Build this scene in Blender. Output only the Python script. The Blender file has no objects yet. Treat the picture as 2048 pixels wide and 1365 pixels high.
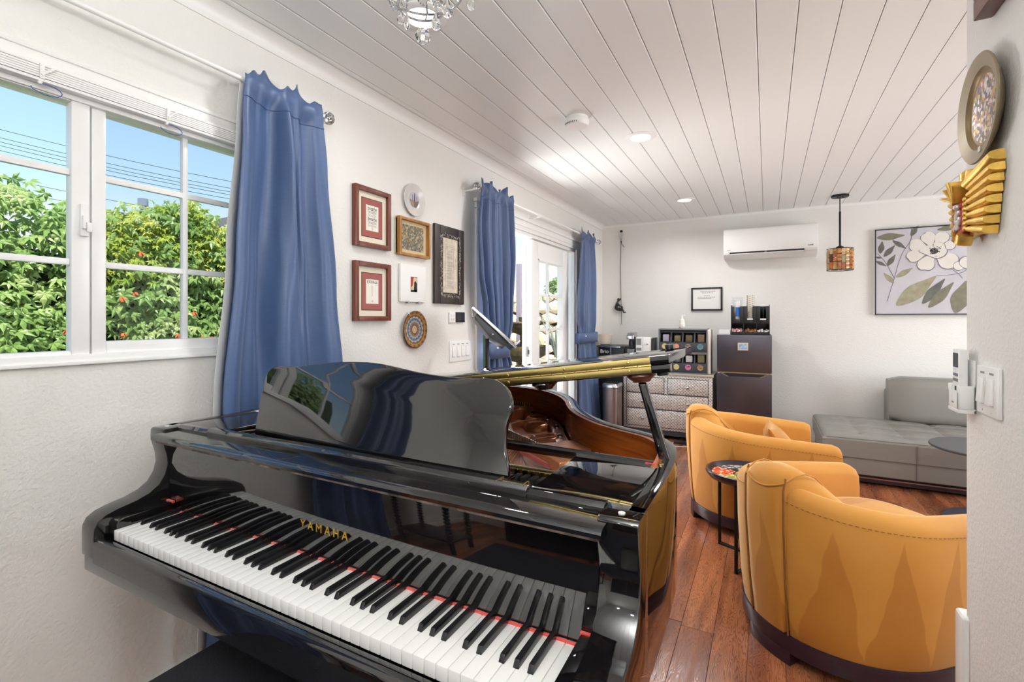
import bpy, bmesh, math, random
from mathutils import Vector, Matrix
from math import sin, cos, pi, radians as R
random.seed(7)
SC = bpy.context.scene
COL = SC.collection

# ------------------------------------------------------------------ camera
CAM_Z = 1.27
cd = bpy.data.cameras.new('camera'); cam = bpy.data.objects.new('camera', cd); COL.objects.link(cam)
cam.location = (0, 0, CAM_Z); cam.rotation_euler = (R(90), 0, R(27.94))
cd.sensor_width = 36; cd.lens = 961 / 2048 * 36; cd.shift_y = -43.6 / 2048; cd.clip_start = .02; cd.clip_end = 300
SC.camera = cam

# ------------------------------------------------------------------ view, sky, sun, lamps
SC.view_settings.view_transform = 'Standard'; SC.view_settings.look = 'None'
SC.view_settings.gamma = 1; SC.view_settings.use_curve_mapping = False
SC.view_settings.exposure = 0.06
SC.cycles.use_denoising = True
SC.cycles.max_bounces = 10; SC.cycles.diffuse_bounces = 5; SC.cycles.glossy_bounces = 6
SC.cycles.transparent_max_bounces = 16; SC.cycles.transmission_bounces = 10
SC.cycles.caustics_reflective = False; SC.cycles.caustics_refractive = False
SC.cycles.sample_clamp_indirect = 6

w = bpy.data.worlds.new('sky'); SC.world = w; w.use_nodes = True
nt = w.node_tree; nt.nodes.clear()
o_ = nt.nodes.new('ShaderNodeOutputWorld'); bg = nt.nodes.new('ShaderNodeBackground')
tc = nt.nodes.new('ShaderNodeTexCoord'); sp = nt.nodes.new('ShaderNodeSeparateXYZ'); rp = nt.nodes.new('ShaderNodeValToRGB')
nt.links.new(tc.outputs['Generated'], sp.inputs[0]); nt.links.new(sp.outputs['Z'], rp.inputs[0])
els = rp.color_ramp.elements
els[0].position = 0.0; els[0].color = (.92, .95, 1.0, 1)
els[1].position = 1.0; els[1].color = (.16, .33, .72, 1)
for p, c in ((.10, (.90, .95, 1.0, 1)), (.21, (.56, .80, 1.0, 1)), (.36, (.37, .62, .98, 1)), (.55, (.22, .44, .84, 1))):
    e = els.new(p); e.color = c
bg.inputs['Strength'].default_value = 1.2
nt.links.new(rp.outputs[0], bg.inputs[0]); nt.links.new(bg.outputs[0], o_.inputs[0])

def lamp(name, kind, loc, rot, energy, color=(1, 1, 1), **k):
    l = bpy.data.lights.new(name, kind); l.energy = energy; l.color = color
    for a, b in k.items(): setattr(l, a, b)
    o = bpy.data.objects.new(name, l); o.location = loc; o.rotation_euler = rot; COL.objects.link(o); return o
lamp('sun', 'SUN', (0, 0, 20), (R(36), 0, R(48)), 7.5, (1, .96, .88), angle=R(.6))
# added fill lamp pointing up, so the lit ceiling brightens the near walls
lamp('bounce_flash', 'AREA', (.12, -.25, 1.85), (R(180), 0, 0), 72, (1, .99, .975), shape='RECTANGLE', size=.6, size_y=.6)
lamp('patio_bounce_fill', 'AREA', (-2.75, 3.45, .02), (0, R(-140), 0), 90, (.98, .99, 1), shape='RECTANGLE', size=1.3, size_y=1.3)  # added lamp standing in for sunlight bounced up from the paving
lamp('patio_door_fill', 'AREA', (-2.15, 3.5, 1.15), (R(90), 0, R(-127)), 48, (1, .99, .97), shape='RECTANGLE', size=.6, size_y=1.5)  # added lamp in place of door daylight, brightens the near right wall
lamp('daylight_right', 'AREA', (3.46, 3.7, 1.35), (0, R(90), 0), 70, (.96, .98, 1), shape='RECTANGLE', size=1.5, size_y=2.2)  # added lamp as daylight from an unseen opening in the far right wall

# ------------------------------------------------------------------ materials
def lin(r, g, b):
    f = lambda c: (c / 255 / 12.92) if c / 255 <= .04045 else ((c / 255 + .055) / 1.055) ** 2.4
    return (f(r), f(g), f(b), 1)
def setin(b, **k):
    for n, v in k.items():
        n = n.replace('_', ' ')
        if n in b.inputs: b.inputs[n].default_value = v
def mat(name, col, rough=.5, metal=0, bump=0, bscale=80, vary=0, vscale=6, stretch=(1, 1, 1), **k):
    m = bpy.data.materials.new(name); m.use_nodes = True; n = m.node_tree; b = n.nodes['Principled BSDF']
    b.inputs['Base Color'].default_value = col; b.inputs['Roughness'].default_value = rough; b.inputs['Metallic'].default_value = metal
    setin(b, **k)
    if bump or vary:
        t = n.nodes.new('ShaderNodeTexCoord'); mp = n.nodes.new('ShaderNodeMapping'); mp.inputs['Scale'].default_value = stretch
        n.links.new(t.outputs['Object'], mp.inputs[0])
    if vary:
        x = n.nodes.new('ShaderNodeTexNoise'); x.inputs['Scale'].default_value = vscale; x.inputs['Detail'].default_value = 4
        n.links.new(mp.outputs[0], x.inputs['Vector'])
        r = n.nodes.new('ShaderNodeValToRGB'); n.links.new(x.outputs['Fac'], r.inputs[0])
        r.color_ramp.elements[0].position = .3; r.color_ramp.elements[1].position = .7
        r.color_ramp.elements[0].color = tuple(c * (1 - vary) for c in col[:3]) + (1,)
        r.color_ramp.elements[1].color = tuple(min(1, c * (1 + vary)) for c in col[:3]) + (1,)
        n.links.new(r.outputs[0], b.inputs['Base Color'])
    if bump:
        x = n.nodes.new('ShaderNodeTexNoise'); x.inputs['Scale'].default_value = bscale; x.inputs['Detail'].default_value = 3
        n.links.new(mp.outputs[0], x.inputs['Vector'])
        bp = n.nodes.new('ShaderNodeBump'); bp.inputs['Strength'].default_value = bump; bp.inputs['Distance'].default_value = .004
        n.links.new(x.outputs['Fac'], bp.inputs['Height']); n.links.new(bp.outputs[0], b.inputs['Normal'])
    return m
def emis(name, col, s):
    m = bpy.data.materials.new(name); m.use_nodes = True; n = m.node_tree; n.nodes.clear()
    o = n.nodes.new('ShaderNodeOutputMaterial'); e = n.nodes.new('ShaderNodeEmission'); e.inputs[0].default_value = col; e.inputs[1].default_value = s
    n.links.new(e.outputs[0], o.inputs[0]); return m

def thin_glass(name, tint, refl):
    m = bpy.data.materials.new(name); m.use_nodes = True; n = m.node_tree; n.nodes.clear()
    o = n.nodes.new('ShaderNodeOutputMaterial'); t = n.nodes.new('ShaderNodeBsdfTransparent'); t.inputs[0].default_value = tint
    g = n.nodes.new('ShaderNodeBsdfGlossy'); g.inputs['Roughness'].default_value = .01
    f = n.nodes.new('ShaderNodeFresnel'); f.inputs[0].default_value = refl; x = n.nodes.new('ShaderNodeMixShader')
    ge = n.nodes.new('ShaderNodeNewGeometry'); sb = n.nodes.new('ShaderNodeMath'); sb.operation = 'SUBTRACT'; sb.inputs[0].default_value = 1
    n.links.new(ge.outputs['Backfacing'], sb.inputs[1]); mu = n.nodes.new('ShaderNodeMath'); mu.operation = 'MULTIPLY'; n.links.new(f.outputs[0], mu.inputs[0]); n.links.new(sb.outputs[0], mu.inputs[1])
    n.links.new(mu.outputs[0], x.inputs[0]); n.links.new(t.outputs[0], x.inputs[1]); n.links.new(g.outputs[0], x.inputs[2]); n.links.new(x.outputs[0], o.inputs[0])
    return m
M = {}
M['wall'] = mat('wall_paint', lin(231, 230, 226), .75, bump=.6, bscale=90, vary=.012, vscale=2)
M['ceil'] = mat('ceiling_paint', lin(236, 238, 237), .38)
M['groove'] = mat('groove_paint', lin(190, 189, 186), .7)
M['trim'] = mat('trim_paint', lin(236, 236, 234), .35)
M['vinyl'] = mat('vinyl', lin(240, 240, 239), .3)
M['black'] = mat('black_lacquer', (.0045, .004, .0045, 1), .035, IOR=1.75)
M['satinblack'] = mat('satin_black', (.012, .012, .013, 1), .4, bump=.1, bscale=300)
M['leatherblack'] = mat('black_leather', (.012, .012, .015, 1), .42, bump=.25, bscale=260)
M['iron'] = mat('dark_iron', lin(34, 32, 34), .45, .5, bump=.1, bscale=200)
M['darkwood'] = mat('espresso_wood', lin(48, 32, 42), .28, vary=.2, vscale=20, stretch=(1, 1, 6))
M['brass'] = mat('brass', lin(214, 192, 124), .26, 1, bump=.04, bscale=60, stretch=(20, 1, 1))
M['goldpaint'] = mat('gold_letter', lin(214, 168, 62), .35, .7)
M['plategold'] = mat('plate_bronze', lin(214, 142, 98), .3, .35)
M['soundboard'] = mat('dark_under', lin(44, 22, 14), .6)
M['redfelt'] = mat('red_felt', lin(196, 48, 34), .95, bump=.5, bscale=500, Sheen_Weight=.4)
M['stripfelt'] = mat('worn_felt', lin(120, 104, 96), .95, vary=.8, vscale=30, stretch=(1, .1, .1))
M['ivory'] = mat('white_key', lin(246, 245, 242), .22, Coat_Weight=.2)
M['ebony'] = mat('black_key', (.006, .006, .007, 1), .22)
M['steel'] = mat('steel', lin(190, 190, 192), .22, 1, bump=.04, bscale=200)
M['brushed'] = mat('brushed_steel', lin(150, 138, 134), .33, 1, bump=.1, bscale=60, stretch=(1, 1, .02))
M['string'] = mat('string_wire', lin(200, 196, 200), .3, 1)
M['white'] = mat('white_plastic', lin(240, 240, 239), .35)
M['offwhite'] = mat('off_white', lin(225, 222, 216), .5)
M['greyplastic'] = mat('grey_plastic', lin(120, 120, 124), .4)
M['blackplastic'] = mat('black_plastic', lin(30, 31, 35), .3)
M['darkgrey'] = mat('dark_grey', lin(58, 60, 68), .4)
M['paper'] = mat('paper', lin(238, 234, 224), .8)
M['ink'] = mat('ink', lin(40, 38, 38), .8)
M['greyink'] = mat('grey_ink', lin(150, 148, 146), .8)
M['paleink'] = mat('pale_ink', lin(186, 182, 176), .8)
M['sofa'] = mat('grey_leather', lin(128, 125, 119), .38, bump=.12, bscale=170)
M['cord'] = mat('cord', lin(52, 46, 40), .8)
M['glassball'] = mat('crystal', (.96, .97, .98, 1), .02, Transmission_Weight=1.0, IOR=1.5)
M['glass'] = thin_glass('pane_glass', (.99, 1, .99, 1), 1.12)
M['screen'] = thin_glass('screened_glass', (.9, .91, .92, 1), 1.12)
M['clear'] = thin_glass('clear_plastic', (.88, .91, .94, 1), 1.35)
M['lampglow'] = emis('lamp_glow', (1, .98, .95, 1), 9)

# ------------------------------------------------------------------ special materials
def nodes(name, rough=.5):
    m = bpy.data.materials.new(name); m.use_nodes = True; n = m.node_tree; b = n.nodes['Principled BSDF']; b.inputs['Roughness'].default_value = rough
    return m, n, b
def nn(n, t, **k):
    x = n.nodes.new(t)
    for a, v in k.items(): setattr(x, a, v)
    return x
def ramp(n, stops, src=None):
    r = nn(n, 'ShaderNodeValToRGB'); e = r.color_ramp.elements
    e[0].position, e[0].color = stops[0]; e[1].position, e[1].color = stops[-1]
    for p, c in stops[1:-1]:
        q = e.new(p); q.color = c
    if src is not None: n.links.new(src, r.inputs[0])
    return r
def math_(n, op, a, b=None):
    x = nn(n, 'ShaderNodeMath', operation=op)
    for i, v in enumerate((a, b)):
        if v is None: continue
        if isinstance(v, (int, float)): x.inputs[i].default_value = v
        else: n.links.new(v, x.inputs[i])
    return x.outputs[0]

def floor_mat():
    m, n, b = nodes('floor_laminate', .2)
    t = nn(n, 'ShaderNodeTexCoord'); oi = nn(n, 'ShaderNodeObjectInfo')
    add = nn(n, 'ShaderNodeVectorMath', operation='ADD'); n.links.new(t.outputs['Object'], add.inputs[0])
    sc = nn(n, 'ShaderNodeVectorMath', operation='SCALE'); n.links.new(oi.outputs['Random'], sc.inputs['Scale']); sc.inputs[0].default_value = (13, 29, 7)
    n.links.new(sc.outputs[0], add.inputs[1])
    mp = nn(n, 'ShaderNodeMapping'); mp.inputs['Scale'].default_value = (8, .9, 1); n.links.new(add.outputs[0], mp.inputs[0])
    ns = nn(n, 'ShaderNodeTexNoise'); ns.inputs['Scale'].default_value = 1.5; ns.inputs['Detail'].default_value = 4; n.links.new(mp.outputs[0], ns.inputs['Vector'])
    rings = math_(n, 'SINE', math_(n, 'MULTIPLY', ns.outputs['Fac'], 300.0))
    n2 = nn(n, 'ShaderNodeTexNoise'); n2.inputs['Scale'].default_value = 1.1; n2.inputs['Detail'].default_value = 5; n.links.new(mp.outputs[0], n2.inputs['Vector'])
    n3 = nn(n, 'ShaderNodeTexNoise'); n3.inputs['Scale'].default_value = 14; n3.inputs['Detail'].default_value = 6; n.links.new(mp.outputs[0], n3.inputs['Vector'])
    base = ramp(n, [(.28, lin(104, 58, 38)), (.45, lin(140, 82, 54)), (.6, lin(172, 108, 72)), (.75, lin(122, 70, 48))], n2.outputs['Fac'])
    dark = ramp(n, [(.0, (.42, .4, .42, 1)), (.4, (1, 1, 1, 1)), (1, (1, 1, 1, 1))], math_(n, 'ADD', math_(n, 'MULTIPLY', rings, .5), math_(n, 'MULTIPLY', n3.outputs['Fac'], .9)))
    mx = nn(n, 'ShaderNodeMixRGB', blend_type='MULTIPLY'); mx.inputs[0].default_value = .7
    n.links.new(base.outputs[0], mx.inputs[1]); n.links.new(dark.outputs[0], mx.inputs[2])
    hv = nn(n, 'ShaderNodeHueSaturation'); n.links.new(mx.outputs[0], hv.inputs['Color'])
    n.links.new(math_(n, 'ADD', math_(n, 'MULTIPLY', oi.outputs['Random'], .45), .8), hv.inputs['Value'])
    n.links.new(hv.outputs[0], b.inputs['Base Color'])
    bp = nn(n, 'ShaderNodeBump'); bp.inputs['Strength'].default_value = .06; bp.inputs['Distance'].default_value = .002
    n.links.new(rings, bp.inputs['Height']); n.links.new(bp.outputs[0], b.inputs['Normal'])
    return m
M['floor'] = floor_mat()

def wood_mat(name, c1, c2, rough=.3, scale=3, stretch=(1, 14, 14)):
    m, n, b = nodes(name, rough)
    t = nn(n, 'ShaderNodeTexCoord'); mp = nn(n, 'ShaderNodeMapping'); mp.inputs['Scale'].default_value = stretch; n.links.new(t.outputs['Object'], mp.inputs[0])
    ns = nn(n, 'ShaderNodeTexNoise'); ns.inputs['Scale'].default_value = scale; ns.inputs['Detail'].default_value = 6; n.links.new(mp.outputs[0], ns.inputs['Vector'])
    r = ramp(n, [(.3, c1), (.7, c2)], ns.outputs['Fac']); n.links.new(r.outputs[0], b.inputs['Base Color'])
    return m
M['rimwood'] = wood_mat('rim_mahogany', lin(132, 62, 20), lin(176, 92, 34), .25, 3, (2, 2, 30))
M['cherry'] = wood_mat('cherry_frame', lin(92, 43, 28), lin(120, 60, 42), .35, 3, (12, 12, 2))
M['goldwood'] = wood_mat('gold_wood', lin(140, 92, 36), lin(184, 132, 62), .35, 4, (10, 10, 2))
M['framedark'] = wood_mat('dark_frame', lin(44, 36, 32), lin(62, 52, 47), .4, 4, (10, 10, 2))
M['mahog'] = wood_mat('red_brown_wood', lin(82, 44, 34), lin(110, 62, 48), .35, 4, (10, 2, 10))

def velvet():
    m, n, b = nodes('mustard_velvet', .75)
    t = nn(n, 'ShaderNodeTexCoord'); s = nn(n, 'ShaderNodeSeparateXYZ'); n.links.new(t.outputs['Object'], s.inputs[0])
    # brushed nap: tall pointed swipes up the outside, left where a hand stroked the pile
    ang = math_(n, 'ARCTAN2', s.outputs['Y'], s.outputs['X'])
    ns0 = nn(n, 'ShaderNodeTexNoise'); ns0.inputs['Scale'].default_value = 4; ns0.inputs['Detail'].default_value = 2; n.links.new(t.outputs['Object'], ns0.inputs['Vector'])
    xx = math_(n, 'ADD', math_(n, 'MULTIPLY', ang, 1.25), math_(n, 'MULTIPLY', s.outputs['X'], 2.1))
    tri = math_(n, 'PINGPONG', math_(n, 'ADD', xx, math_(n, 'MULTIPLY', ns0.outputs['Fac'], .5)), .5)
    h = math_(n, 'ADD', math_(n, 'MULTIPLY', tri, .85), .12)
    d = math_(n, 'SUBTRACT', h, s.outputs['Z'])
    fac = math_(n, 'MULTIPLY', math_(n, 'ADD', d, .008), 50.0)
    cl = nn(n, 'ShaderNodeClamp'); n.links.new(fac, cl.inputs[0])
    ns = nn(n, 'ShaderNodeTexNoise'); ns.inputs['Scale'].default_value = 3.2; ns.inputs['Detail'].default_value = 5; n.links.new(t.outputs['Object'], ns.inputs['Vector'])
    r = ramp(n, [(.3, lin(192, 128, 46)), (.7, lin(208, 148, 64))], ns.outputs['Fac'])
    dk = nn(n, 'ShaderNodeMixRGB', blend_type='MULTIPLY'); n.links.new(r.outputs[0], dk.inputs[1]); dk.inputs[2].default_value = (.82, .74, .62, 1)
    n.links.new(cl.outputs[0], dk.inputs[0])
    n.links.new(dk.outputs[0], b.inputs['Base Color'])
    setin(b, Sheen_Weight=.55, Sheen_Roughness=.35, Sheen_Tint=(1, .86, .55, 1))
    bp = nn(n, 'ShaderNodeBump'); bp.inputs['Strength'].default_value = .15; bp.inputs['Distance'].default_value = .01
    n.links.new(ns.outputs['Fac'], bp.inputs['Height']); n.links.new(bp.outputs[0], b.inputs['Normal'])
    return m
M['velvet'] = velvet()

def satin():
    m, n, b = nodes('blue_satin', .42)
    t = nn(n, 'ShaderNodeTexCoord'); mp = nn(n, 'ShaderNodeMapping'); mp.inputs['Scale'].default_value = (1, 1, 40); n.links.new(t.outputs['Object'], mp.inputs[0])
    ns = nn(n, 'ShaderNodeTexNoise'); ns.inputs['Scale'].default_value = 30; n.links.new(mp.outputs[0], ns.inputs['Vector'])
    r = ramp(n, [(.3, lin(64, 85, 124)), (.7, lin(72, 94, 133))], ns.outputs['Fac']); n.links.new(r.outputs[0], b.inputs['Base Color'])
    setin(b, Sheen_Weight=.35, Sheen_Roughness=.3, Sheen_Tint=(.75, .85, 1, 1))
    return m
M['satin'] = satin()
M['lining'] = mat('curtain_lining', lin(226, 226, 228), .8)

def embossed():
    m, n, b = nodes('embossed_metal', .36)
    b.inputs['Metallic'].default_value = .65
    t = nn(n, 'ShaderNodeTexCoord'); s = nn(n, 'ShaderNodeSeparateXYZ'); n.links.new(t.outputs['Object'], s.inputs[0])
    a = math_(n, 'SINE', math_(n, 'MULTIPLY', math_(n, 'ADD', s.outputs['X'], s.outputs['Z']), 210))
    c = math_(n, 'SINE', math_(n, 'MULTIPLY', math_(n, 'SUBTRACT', s.outputs['X'], s.outputs['Z']), 210))
    mx = math_(n, 'MAXIMUM', a, c)
    ns = nn(n, 'ShaderNodeTexNoise'); ns.inputs['Scale'].default_value = 90; n.links.new(t.outputs['Object'], ns.inputs['Vector'])
    h = math_(n, 'ADD', math_(n, 'MULTIPLY', mx, .5), ns.outputs['Fac'])
    r = ramp(n, [(.0, lin(140, 136, 134)), (.5, lin(196, 192, 188)), (1, lin(226, 222, 218))], h); n.links.new(r.outputs[0], b.inputs['Base Color'])
    bp = nn(n, 'ShaderNodeBump'); bp.inputs['Strength'].default_value = .6; bp.inputs['Distance'].default_value = .003
    n.links.new(h, bp.inputs['Height']); n.links.new(bp.outputs[0], b.inputs['Normal'])
    return m
M['embossed'] = embossed()
M['fridge'] = mat('graphite_steel', lin(98, 94, 104), .24, .8, bump=.06, bscale=5, stretch=(4, 4, .15))

def rings_mat(name, stops, centre_axis='X', wedge=0, rough=.35, noise=0, metal=0, rmax=.1):
    """concentric painted pattern on a plate: object origin at the plate centre, axis X"""
    m, n, b = nodes(name, rough); b.inputs['Metallic'].default_value = metal
    t = nn(n, 'ShaderNodeTexCoord'); s = nn(n, 'ShaderNodeSeparateXYZ'); n.links.new(t.outputs['Object'], s.inputs[0])
    rr = math_(n, 'SQRT', math_(n, 'ADD', math_(n, 'MULTIPLY', s.outputs['Y'], s.outputs['Y']), math_(n, 'MULTIPLY', s.outputs['Z'], s.outputs['Z'])))
    q = math_(n, 'DIVIDE', rr, rmax)
    r = ramp(n, stops, q); r.color_ramp.interpolation = 'CONSTANT'
    src = r.outputs[0]
    if wedge:
        a = math_(n, 'ARCTAN2', s.outputs['Y'], s.outputs['Z'])
        wv = math_(n, 'GREATER_THAN', math_(n, 'SINE', math_(n, 'MULTIPLY', a, wedge)), .3)
        band = math_(n, 'MULTIPLY', wv, math_(n, 'LESS_THAN', math_(n, 'ABSOLUTE', math_(n, 'SUBTRACT', math_(n, 'PINGPONG', q, .2), .1)), .05))
        x = nn(n, 'ShaderNodeMixRGB', blend_type='MULTIPLY'); n.links.new(band, x.inputs[0]); n.links.new(src, x.inputs[1]); x.inputs[2].default_value = (.42, .36, .34, 1); src = x.outputs[0]
    if noise:
        v = nn(n, 'ShaderNodeTexVoronoi'); v.inputs['Scale'].default_value = noise; n.links.new(t.outputs['Object'], v.inputs['Vector'])
        pal = ramp(n, [(0, lin(118, 104, 84)), (.2, lin(196, 168, 82)), (.34, lin(205, 190, 200)), (.46, lin(96, 100, 112)), (.6, lin(178, 124, 92)), (.74, lin(140, 124, 150)), (.86, lin(224, 214, 200)), (1, lin(120, 108, 90))], None)
        sx = nn(n, 'ShaderNodeSeparateXYZ'); n.links.new(v.outputs['Color'], sx.inputs[0]); n.links.new(sx.outputs[0], pal.inputs[0]); pal.color_ramp.interpolation = 'CONSTANT'
        x = nn(n, 'ShaderNodeMixRGB'); n.links.new(math_(n, 'LESS_THAN', q, .62), x.inputs[0]); n.links.new(src, x.inputs[1]); n.links.new(pal.outputs[0], x.inputs[2]); src = x.outputs[0]
    n.links.new(src, b.inputs['Base Color'])
    return m
M['plate_blue'] = rings_mat('painted_plate', [(0, lin(226, 196, 158)), (.19, lin(132, 92, 60)), (.27, lin(150, 130, 118)), (.42, lin(178, 188, 204)), (.5, lin(104, 122, 146)), (.62, lin(190, 188, 192)), (.7, lin(132, 96, 54)), (.8, lin(176, 142, 66)), (.86, lin(150, 108, 72)), (.97, lin(66, 44, 34)), (1, lin(66, 44, 34))], wedge=16, rmax=.105)
M['plate_brass'] = rings_mat('inlaid_brass', [(0, lin(150, 128, 96)), (.62, lin(128, 104, 62)), (.7, lin(134, 112, 78)), (.74, lin(140, 124, 98)), (1, lin(132, 116, 92))], rough=.36, noise=120, metal=.35, rmax=.125)

def mosaic(name, scale, pal, rough=.3):
    m, n, b = nodes(name, rough)
    t = nn(n, 'ShaderNodeTexCoord')
    v = nn(n, 'ShaderNodeTexVoronoi'); v.inputs['Scale'].default_value = scale; n.links.new(t.outputs['Object'], v.inputs['Vector'])
    sx = nn(n, 'ShaderNodeSeparateXYZ'); n.links.new(v.outputs['Color'], sx.inputs[0])
    r = ramp(n, pal, sx.outputs[0]); r.color_ramp.interpolation = 'CONSTANT'; n.links.new(r.outputs[0], b.inputs['Base Color'])
    return m
M['mos_red'] = mosaic('beads_red', 70, [(0, lin(206, 70, 30)), (.45, lin(220, 96, 44)), (.7, lin(170, 40, 30)), (.85, lin(230, 214, 196)), (1, lin(206, 70, 30))])
M['mos_green'] = mosaic('beads_green', 80, [(0, lin(120, 140, 60)), (.3, lin(176, 178, 70)), (.55, lin(96, 140, 96)), (.75, lin(208, 176, 70)), (.9, lin(226, 222, 190)), (1, lin(120, 140, 60))])
M['mos_bw'] = mosaic('beads_black_white', 95, [(0, lin(28, 26, 30)), (.42, lin(216, 214, 210)), (.7, lin(110, 130, 120)), (.85, lin(40, 40, 48)), (1, lin(28, 26, 30))])
M['mos_pink'] = mosaic('beads_pink', 80, [(0, lin(190, 60, 74)), (.4, lin(226, 150, 160)), (.6, lin(50, 40, 50)), (.8, lin(204, 110, 60)), (1, lin(190, 60, 74))])
M['crowd'] = mosaic('old_print', 130, [(0, lin(92, 88, 78)), (.25, lin(150, 140, 116)), (.45, lin(122, 110, 72)), (.6, lin(100, 98, 96)), (.8, lin(176, 168, 150)), (.92, lin(164, 132, 56)), (1, lin(92, 88, 78))], .6)
M['speckle'] = mosaic('speckled_paper', 110, [(0, lin(228, 224, 214)), (.62, lin(60, 56, 52)), (.75, lin(170, 150, 120)), (.85, lin(232, 230, 222)), (1, lin(60, 56, 52))], .6)
M['gold'] = mat('gilt_wood', lin(222, 180, 88), .36, .6, bump=.25, bscale=90, vary=.25, vscale=30)
M['red'] = mat('red_lacquer', lin(184, 44, 30), .4)
M['leaf'] = None
def leafmat(name, c1, c2, c3):
    m, n, b = nodes(name, .42)
    oi = nn(n, 'ShaderNodeTexCoord'); ns = nn(n, 'ShaderNodeTexNoise'); ns.inputs['Scale'].default_value = 5; ns.inputs['Detail'].default_value = 6
    n.links.new(oi.outputs['Object'], ns.inputs['Vector'])
    r = ramp(n, [(.3, c1), (.5, c2), (.68, c3)], ns.outputs['Fac']); n.links.new(r.outputs[0], b.inputs['Base Color'])
    setin(b, Specular_IOR_Level=.6)
    tr = nn(n, 'ShaderNodeBsdfTranslucent'); n.links.new(r.outputs[0], tr.inputs[0]); mx = nn(n, 'ShaderNodeMixShader'); mx.inputs[0].default_value = .3
    out = n.nodes['Material Output']; n.links.new(b.outputs[0], mx.inputs[1]); n.links.new(tr.outputs[0], mx.inputs[2]); n.links.new(mx.outputs[0], out.inputs[0])
    return m
M['leaf'] = leafmat('vine_leaf', lin(104, 138, 68), lin(146, 176, 98), lin(200, 212, 150))
M['leafy'] = leafmat('yellow_leaf', lin(120, 156, 50), lin(172, 188, 70), lin(206, 208, 96))
M['rock'] = mat('garden_stone', lin(226, 214, 190), .9, bump=.8, bscale=14, vary=.25, vscale=4)
M['concrete'] = mat('cast_stone', lin(150, 132, 112), .9, bump=.6, bscale=30, vary=.3, vscale=12)
M['rust'] = mat('mossy_bowl', lin(84, 72, 44), .8, bump=.5, bscale=40, vary=.45, vscale=16)

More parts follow.
